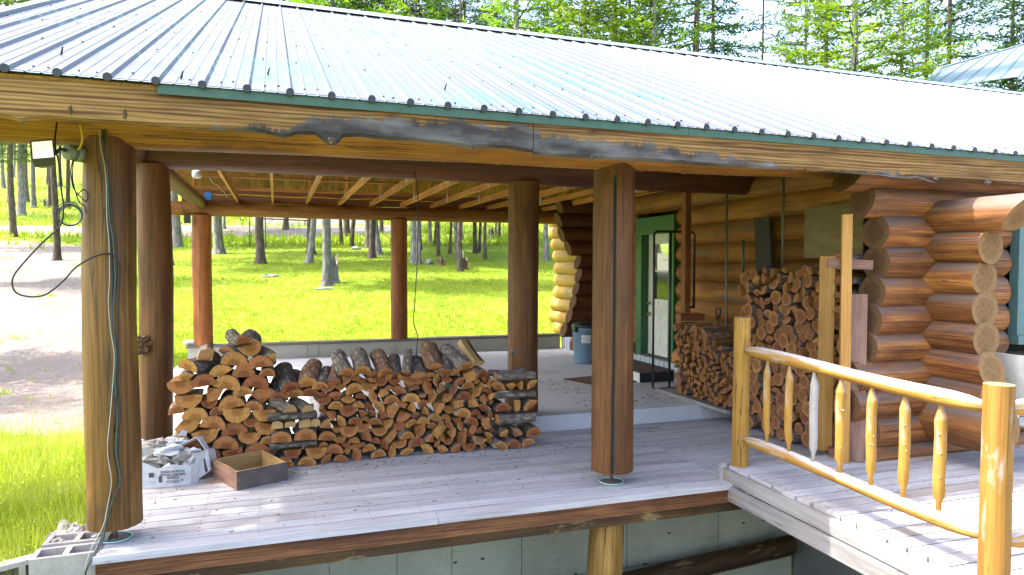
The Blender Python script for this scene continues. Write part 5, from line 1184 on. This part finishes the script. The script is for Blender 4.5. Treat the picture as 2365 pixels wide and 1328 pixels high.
def s_near():
    d = 4.6 + 5.2 * rnd(); a = U(-.80, -.36); x, y = inv(d, a * d)
    if x > -1.40 or (x > -1.66 and y < 5.75): return None
    if gravel(x, y) > .5: return None
    if y > 9 and rnd() < (y - 9) * .5: return None
    return x, y
def s_far():
    d = 42 + 60 * rnd(); a = U(-.78, .12); x, y = inv(d, a * d)
    if gravel(x, y) > .45: return None
    return x, y
def s_drive():
    d = 9 + 33 * rnd(); a = U(-.8, -.5); x, y = inv(d, a * d)
    g = gravel(x, y)
    if g > .62 and rnd() < .985: return None
    return x, y
V, R = tufts(52000, s_lawn, .085, .007, 4); v2, r2 = tufts(9000, s_far, .45, .045, 3); v3, r3 = tufts(2500, s_drive, .12, .008, 5)
g1 = bpy.data.objects.new('lawn_grass', tri_mesh('lawn_grass', V + v2 + v3, MT['grass'], R + r2 + r3)); COL.objects.link(g1); tag(g1, kind='stuff')
V, R = tufts(3600, s_near, .13, .0045, 5); v2, r2 = tufts(700, s_near, .40, .004, 3)
# broad low leaves among the near grass
for _ in range(9000):
    s = s_near()
    if s is None: continue
    x, y = s; z = gz(x, y) + U(.0, .14); a = U(0, 6.28); L = U(.015, .035); tl = U(-.5, .5)
    V += [(x, y, z), (x + math.cos(a) * L, y + math.sin(a) * L, z + tl * L), (x + math.cos(a + .7) * L, y + math.sin(a + .7) * L, z + .3 * L)]; R.append(rnd())
g2 = bpy.data.objects.new('weed_grass', tri_mesh('weed_grass', V + v2, MT['weeds'], R + r2)); COL.objects.link(g2); tag(g2, kind='stuff')

# ================================================================ TREES
MT['fol_fir'] = leafmat('fir_needles', (.026, .06, .022), (.05, .105, .032), (.10, .165, .045), .25, .5, 'obj')
MT['fol_larch'] = leafmat('larch_needles', (.08, .145, .012), (.14, .23, .02), (.23, .31, .04), .5, .5, 'obj')
MT['fol_pine'] = leafmat('pine_needles', (.045, .08, .018), (.085, .135, .03), (.17, .21, .055), .3, .5, 'obj')
MT['fol_shrub'] = leafmat('shrub_leaves', (.07, .125, .02), (.12, .19, .035), (.19, .25, .06), .4, 1.5, 'obj')
MT['trunk_grey'] = bark('tree_bark_grey', (.08, .07, .062), (.23, .21, .20), (.40, .375, .36), .35)
MT['trunk_brown'] = bark('tree_bark_brown', (.04, .029, .022), (.11, .083, .065), (.20, .16, .13), .35)
MT['twig'] = flat('branch_bark', (.07, .05, .038), .9)
def crown_mesh(name, seed, H, z0, rad, kind, dense=1.0, fine=1.0):
    "unit tree of height H: foliage sprays along drooping branches (slot 0) and branch wood (slot 1)"
    rs = random.Random(seed); V = []; R = []; W_ = MB(); u = rs.uniform
    nb = int((H - z0) * (8 if kind != 'pine' else 6) * dense)
    for b in range(nb):
        t = (b + rs.random()) / nb; z = z0 + (H - z0) * t
        env = (1 - t) ** .75 * (1 if t > .12 else .65 + t * 2.9)
        if kind == 'pine': env = math.sin(min(1, t * 1.15 + .12) * math.pi) ** .6
        L = rad * env * u(.55, 1.15) + .25
        az = b * 2.399 + u(-.5, .5); dx, dy = math.cos(az), math.sin(az)
        rise = {'fir': u(-.35, .0), 'larch': u(-.15, .25), 'pine': u(.05, .5)}[kind] * (1 - t) + .35 * t
        cur = {'fir': .16, 'larch': .22, 'pine': .1}[kind]
        P = lambda s_: Vector((dx * L * s_, dy * L * s_, z + L * (rise * s_ + cur * s_ * s_ * (1 if kind != 'fir' else -.6))))
        if L > .8 and dense > .3:
            W_.tube([P(s_) for s_ in (0, .35, .7, .95)], [.018 + .008 * L, .012 + .004 * L, .008, .004], 4)
        ns = int(L * 8.5 * fine)
        for i in range(ns):
            s_ = .12 + .88 * (i + rs.random()) / ns if kind != 'pine' else .4 + .6 * (i + rs.random()) / ns
            base = P(s_); sg = 1 if i % 2 else -1
            ang = u(.5, 1.15) * sg; tl = L * .34 * (1.15 - s_) + .14
            fx, fy = dx * math.cos(ang) - dy * math.sin(ang), dx * math.sin(ang) + dy * math.cos(ang)
            dz = u(-.35, .12) if kind == 'fir' else u(-.25, .25) if kind == 'larch' else u(-.1, .5)
            nsp = max(2, int(tl / .11 * fine)); tone = min(1, max(0, .5 + .5 * (s_ - .5) + u(-.3, .3)))
            for j in range(nsp):
                q = (j + rs.random() * .6) / nsp; c = base + Vector((fx * tl * q, fy * tl * q, tl * dz * q))
                for _ in range(2):
                    a2 = math.atan2(fy, fx) + u(-.9, .9); l2 = u(.15, .32) / fine ** .5; zz = dz + u(-.45, .45); w2 = u(.022, .042) / fine ** .3
                    e = Vector((math.cos(a2), math.sin(a2), zz)).normalized(); sd_ = Vector((-e.y, e.x, u(-.5, .5))).normalized() * w2
                    V += [c - sd_ * .4, c + e * l2 * .6 + sd_, c + e * l2]; V += [c - sd_ * .4, c + e * l2, c + e * l2 * .55 - sd_]; R += [tone, tone]
    me = tri_mesh(name, [tuple(v) for v in V], MT['fol_' + {'fir': 'fir', 'larch': 'larch', 'pine': 'pine'}[kind]], R)
    wm = W_.mesh(name + '_wood', ['twig']) if W_.v else None
    return me, wm
CR = {'fir': [crown_mesh('fir_crown', 1, 20, 5.5, 3.1, 'fir'), crown_mesh('fir_crown', 2, 20, 6.5, 2.7, 'fir', .85)],
      'larch': [crown_mesh('larch_crown', 3, 20, 5.0, 3.2, 'larch', 1.0), crown_mesh('larch_crown', 4, 20, 6.0, 2.8, 'larch', .9)],
      'pine': [crown_mesh('pine_crown', 5, 20, 8.0, 3.0, 'pine', .9), crown_mesh('pine_crown', 6, 20, 9.0, 2.4, 'pine', .8)],
      'shade': [crown_mesh('high_crown', 9, 20, 12.0, 3.6, 'pine', 1.7)],
      'thin': [crown_mesh('thin_crown', 7, 20, 6, 2.4, 'fir', .38, .55)]}
NTREE = [0]
def trunk_mesh(r, H, lean, seed, mat):
    rs = random.Random(seed); mb = MB(); P = []; Rr = []
    for z in (-.4, 0, .12, .3, .7, 1.5, 3, 5, 8, 12, 16, H * .97):
        if z > H: break
        fl_ = 1 + .55 * math.exp(-max(z, 0) / .22); P.append((lean[0] * z + .05 * math.sin(z * .7 + seed), lean[1] * z + .05 * math.cos(z * .6 + seed), z)); Rr.append(max(.02, r * fl_ * (1 - .9 * max(z, 0) / H)))
    mb.tube(P, Rr, 14)
    for i, v in enumerate(mb.v[:14 * 8]): 
        q = Vector(v); c = Vector(P[i // 14]); k_ = 1 + .12 * mnoise.noise(Vector((q.x * 6, q.y * 6, q.z * .8 + seed))); mb.v[i] = c + (q - c) * k_
    mb.uv = [[(a * .5, b * 3 * r * 6) for a, b in f] for f in mb.uv]
    return mb.mesh('trunk', [mat])
def tree(x, y, r, H, kind, label, lean=(0, 0), mat='trunk_brown', crown=True, group=None, scale_xy=1.):
    NTREE[0] += 1; i = NTREE[0]; z = gz(x, y)
    nm_ = {'fir': 'fir_tree', 'larch': 'larch_tree', 'pine': 'pine_tree', 'thin': 'bare_tree', 'shade': 'pine_tree'}[kind]
    root = empty(nm_, label, 'tree', (x, y, z), group)
    t = bpy.data.objects.new('trunk', trunk_mesh(r, H, lean, i * 1.7, MT[mat])); COL.objects.link(t); t.parent = root
    if crown:
        v = CR[kind]; cm, wm = v[i % len(v)]; s_ = H / 20
        c = bpy.data.objects.new('crown', cm); COL.objects.link(c); c.parent = root; c.scale = (s_ * scale_xy, s_ * scale_xy, s_); c.rotation_euler = (lean[1] * -.8, lean[0] * .8, i * 1.3)
        if wm: b = bpy.data.objects.new('branches', wm); COL.objects.link(b); b.parent = root; b.scale = c.scale; b.rotation_euler = c.rotation_euler
    return root
def ray_pt(px, py):
    v = F_ * 1620 + RT * (px - 1182.5) - UP * (py - 664); return v
def tree_px(px, py, wpx, *a, **kw):
    "stands where the ground meets the sight line (depth found on the slope)"
    v = ray_pt(px, py).normalized(); lo = None
    s_ = 8.
    while s_ < 200:
        p = Vector((0, 0, 1.95)) + v * s_
        if p.z < gz(p.x, p.y): break
        s_ += .15
    d = dt(p.x, p.y)[0]; r = wpx * d / 1620 / 2
    return p.x, p.y, max(.06, r)
random.seed(12)
# trunks seen under the roof: (base px, base py, width px, lean, kind, bark) measured once on the photograph's own pixels, turned into ground points
LT = [(7, 435, 9, 0), (24, 467, 11, 0), (48, 498, 18, .03), (62, 468, 10, 0), (80, 480, 11, -.03), (114, 480, 9, .04), (110, 427, 6, 0), (158, 483, 10, 0), (33, 410, 6, .03), (140, 430, 8, 0)]
MTL = [(409, 571, 21, -.04), (391, 613, 16, -.12), (507, 586, 22, -.03), (519, 528, 7, 0)]
MC = [(713, 608, 15, .10), (752, 660, 21, .03), (790, 565, 8, -.03), (813, 568, 10, .06), (848, 572, 13, -.02), (877, 588, 13, -.10), (882, 538, 9, -.05), (862, 523, 5, 0)]
MR = [(957, 608, 21, -.01), (972, 578, 7, -.02), (996, 563, 9, -.05), (1003, 565, 5, .05), (1010, 592, 8, 0), (1015, 567, 6, 0), (1041, 587, 7, .02), (1057, 604, 10, -.09), (1058, 573, 10, .03), (1068, 555, 6, 0), (1099, 586, 10, -.05), (1105, 583, 7, .04), (1119, 600, 8, .03), (1147, 552, 5, 0), (1153, 556, 6, 0), (1176, 540, 4, 0), (1262, 602, 12, 0)]
def grp(L, where, kinds):
    L = sorted(L)
    for i, (px, py, wpx, ln) in enumerate(L):
        x, y, r = tree_px(px, py, wpx); th = 'thick' if wpx > 14 else 'slender' if wpx < 8 else 'straight' if abs(ln) < .04 else 'leaning'
        kd = 'larch' if wpx > 12 and px > 300 else random.choice(kinds); mt_ = 'trunk_grey' if wpx > 12 else random.choice(['trunk_brown', 'trunk_grey', 'trunk_brown'])
        tree(x, y, r, U(15, 22), kd, f"{th} {'grey' if mt_ == 'trunk_grey' else 'brown'} trunk, {ordn(i + 1)} from left of the trees {where}", (ln * .9477, -ln * .32), mt_, group='forest trees behind the lawn', scale_xy=1.15 if wpx > 12 else .8)
grp(LT, 'left of the corner post', ['pine', 'fir']); grp(MTL, 'near the rear left orange post', ['pine']); grp(MC, 'between the two rear orange posts', ['pine', 'larch']); grp(MR, 'right of the middle rear post', ['pine', 'fir', 'pine'])
# trees whose crowns show above the roof: (px, depth, height, kind, radius)
AB = [(-60, 26, 17, 'larch', .18, 'yellow-green larch crown over the left end of the roof'), (130, 34, 21, 'pine', .16, 'pine crown behind the larch at the left roof corner'),
      (600, 33, 22, 'fir', .2, 'blue-green fir crown above the left end of the ridge'), (720, 38, 24, 'fir', .2, 'dense fir crown just right of the left ridge end'), (860, 36, 22, 'fir', .17, 'soft fir crown left of the bare tree'),
      (965, 33, 20, 'larch', .12, 'brownish larch crown beside the bare tree'), (1062, 30, 19, 'thin', .10, 'bare thin tree with dead branches above the ridge'), (1195, 24, 18, 'larch', .17, 'bright larch crown with feathery twigs above the ridge'),
      (1345, 27, 21, 'larch', .17, 'bright larch with thick grey trunk above mid ridge'), (1412, 31, 22, 'fir', .17, 'dark fir between two bright larches above mid ridge'), (1500, 24, 17, 'larch', .14, 'bright low larch right of mid ridge'),
      (1600, 30, 22, 'fir', .2, 'broad dark fir above the ridge left of the sky gap'), (1757, 33, 20, 'thin', .09, 'thin pale tree in the bright sky gap'), (1850, 30, 18, 'larch', .13, 'yellowish larch right of the sky gap'), (1963, 22, 18, 'larch', .16, 'tallest bright larch above the right part of the ridge'),
      (2075, 36, 22, 'larch', .14, 'larch crown left of the open dark fir'), (2183, 40, 25, 'fir', .2, 'open dark fir with level branches near the far wing roof'), (2325, 42, 25, 'larch', .2, 'bright larch crown over the far wing roof'), (2460, 40, 24, 'fir', .18, 'fir crown at the right frame edge')]
for px, d, H, kd, r, lab in AB:
    v = ray_pt(px, 608); v = v / v.dot(Vector((.3193, .9477, 0))); tree(v.x * d, v.y * d, r, H, kd, lab, (U(-.01, .01), 0), 'trunk_grey' if kd == 'larch' else 'trunk_brown')
bk = [(480, 52, 27, 'fir'), (660, 56, 30, 'pine'), (800, 50, 27, 'pine'), (1290, 48, 27, 'fir'), (1450, 50, 27, 'fir'), (1640, 45, 25, 'fir'), (1900, 44, 24, 'pine'), (2130, 45, 23, 'pine'), (2390, 38, 24, 'fir'), (30, 48, 28, 'fir'), (-80, 42, 26, 'fir'), (210, 52, 28, 'pine')]
for i, (px, d, H, kd) in enumerate(sorted(bk)):
    v = ray_pt(px, 608); v = v / v.dot(Vector((.3193, .9477, 0))); tree(v.x * d, v.y * d, .22, H, kd, f"background {kd} high on the slope, {ordn(i + 1)} from left behind the roof", (0, 0), group='tall background trees on the slope')
# trees standing left of the picture that throw dappled shade on the corner post and the roof
tree(-8.0, 7.9, .15, 14.5, 'shade', 'pine tree just outside the left frame edge near the porch corner')
tree(-13.5, 15.5, .2, 17, 'larch', 'larch tree outside the left frame edge beside the gravel drive')
tree(-17.5, 22, .2, 18, 'larch', 'larch tree outside the left frame edge halfway up the gravel drive')
tree(-23, 29, .2, 19, 'pine', 'pine tree outside the left frame edge at the far end of the drive')
tree(-8.6, 17.2, .2, 16, 'larch', 'larch tree hidden behind the front left corner post', mat='trunk_grey')  # unseen tree, added to throw shade stripes on the lawn
# forest floor behind as thin saplings
for i, (px, py) in enumerate(((576, 571), (613, 572))):
    x, y, r = tree_px(px, py, 3); z = gz(x, y); root = empty('pine_sapling', ('left' if i == 0 else 'right') + ' one of two small pine saplings near the rear left post', 'sapling', (x, y, z), 'pine saplings on the lawn')
    mb = MB(); mb.tube([(0, 0, -.1), (.02, 0, 1.0), (-.02, .02, 2.4), (0, 0, 3.4)], [.045, .035, .02, .008], 8); o = mb.build('trunk', ['trunk_grey'], root)
    cm, wm = CR['pine'][i]; s_ = .15; c = bpy.data.objects.new('crown', cm); COL.objects.link(c); c.parent = root; c.scale = (s_ * 1.9, s_ * 1.9, s_); c.rotation_euler = (0, 0, i)
# stumps and rocks on the lawn
def gpt(px, py): return tree_px(px, py, 3)[:2]
def stump(px, py, r, h, lab, mat='trunk_grey', top=None):
    x, y = gpt(px, py); z = gz(x, y); mb = MB(); n = 14; b = 0
    for i, (q, zz) in enumerate(((1.5, -.1), (1.2, .08), (1., .3), (.95, 1.))):
        for j in range(n):
            th = j / n * 6.283; k_ = 1 + .2 * math.sin(j * 2.7); hz = h * zz * (1 + (.35 * math.sin(j * 1.9) if zz == 1 else 0)); mb.v.append(Vector((x + r * q * k_ * math.cos(th), y + r * q * k_ * math.sin(th), z + hz)))
    for i in range(3):
        for j in range(n): k2 = (j + 1) % n; mb.face([i * n + j, i * n + k2, (i + 1) * n + k2, (i + 1) * n + j], [(i * .2, j * .1), (i * .2, j * .1 + .1), (i * .2 + .2, j * .1 + .1), (i * .2 + .2, j * .1)], 0)
    c = len(mb.v); mb.v.append(Vector((x, y, z + h * .7)))
    for j in range(n): mb.face([3 * n + j, 3 * n + (j + 1) % n, c], [(0, 0), (.05, 0), (0, .05)], 1)
    mb.build('tree_stump', [mat, 'fw_grey'], label=lab, cat='stump', group='tree stumps')
stump(768, 655, .22, .85, 'jagged grey stump right behind the large leaning lawn tree'); stump(1019, 613, .16, .3, 'small split stump left of the stump with a white jar', 'bark_brown'); stump(1068, 622, .24, .42, 'reddish rotten stump with a white jar on top', 'bark_brown'); stump(1134, 551, .2, .6, 'distant stump near the right rear trees'); stump(104, 478, .18, .7, 'dark stump between trunks at the left')
x, y = gpt(1066, 616); mb = MB(); mb.lathe((x, y, gz(x, y) + .38), [(.09, 0), (.1, .05), (.1, .26), (.07, .33)], 12); mb.build('white_jar', ['white'], label='white jar standing on the reddish stump on the lawn', cat='jar')
for px, py, sx, sy, sz, lab in ((625, 640, .38, .2, .09, 'long flat grey rock half sunk in the near lawn'), (991, 612, .22, .2, .2, 'rounded rock in the grass right of the pale trunk'), (822, 577, .3, .2, .15, 'pale angular rock in the grass before the gravel'), (470 + 280, 668, .3, .2, .05, 'bare earth mound at the foot of the leaning lawn tree')):
    x, y = gpt(px, py); mb = MB(); mb.blob((x, y, gz(x, y) + sz * .3), sx, sy, sz, .5, n=14, m=9); mb.build('rock', ['rock'], label=lab, cat='rock')
# low shrubs on the bank
def shrub(px, py, w_, h, lab):
    x, y = gpt(px, py); V = []; R = []
    for _ in range(900):
        a = U(0, 6.283); q = rnd() ** .5; zz = h * rnd() * (1 - q * .5); c = Vector((x + math.cos(a) * q * w_, y + math.sin(a) * q * w_, 0)); c.z = gz(c.x, c.y) + zz
        e = Vector((U(-1, 1), U(-1, 1), U(-.3, .8))).normalized() * U(.06, .13); s_ = Vector((-e.y, e.x, 0)) * .5; V += [tuple(c - s_ * .6), tuple(c + s_ * .6), tuple(c + e)]; R.append(rnd())
    o = bpy.data.objects.new('shrub', tri_mesh('shrub', V, MT['fol_shrub'], R)); COL.objects.link(o); tag(o, lab, 'shrub', 'low green shrubs on the bank')
for i, (px, py, w_, h) in enumerate(sorted([(20, 498, 2.2, .9), (95, 505, 2.0, .7), (150, 508, 2.4, .8), (60, 512, 2.0, .6), (440, 520, 2.5, .9), (560, 528, 2.6, .9), (640, 530, 2.2, .8), (680, 520, 1.6, .7), (180, 470, 2.4, 1.), (-10, 470, 2.4, 1.1)])):
    shrub(px, py, w_, h, f'leafy green shrub on the bank beyond the gravel, {ordn(i + 1)} from left')
x, y = gpt(650, 521); mb = MB(); z = gz(x, y) + .55; mb.log((x - 1.6, y, z), (x + 2.2, y - .3, z - .1), .06, n=8, m=4); mb.log((x - 1.5, y, z - .7), (x - 1.5, y, z), .05, n=8, m=2); mb.log((x + 1.9, y - .3, z - .8), (x + 1.9, y - .3, z - .1), .05, n=8, m=2)
mb.build('pole_barrier', ['rim_dark', 'rim_dark'], label='low dark pole barrier by the gravel road beyond the saplings', cat='barrier')
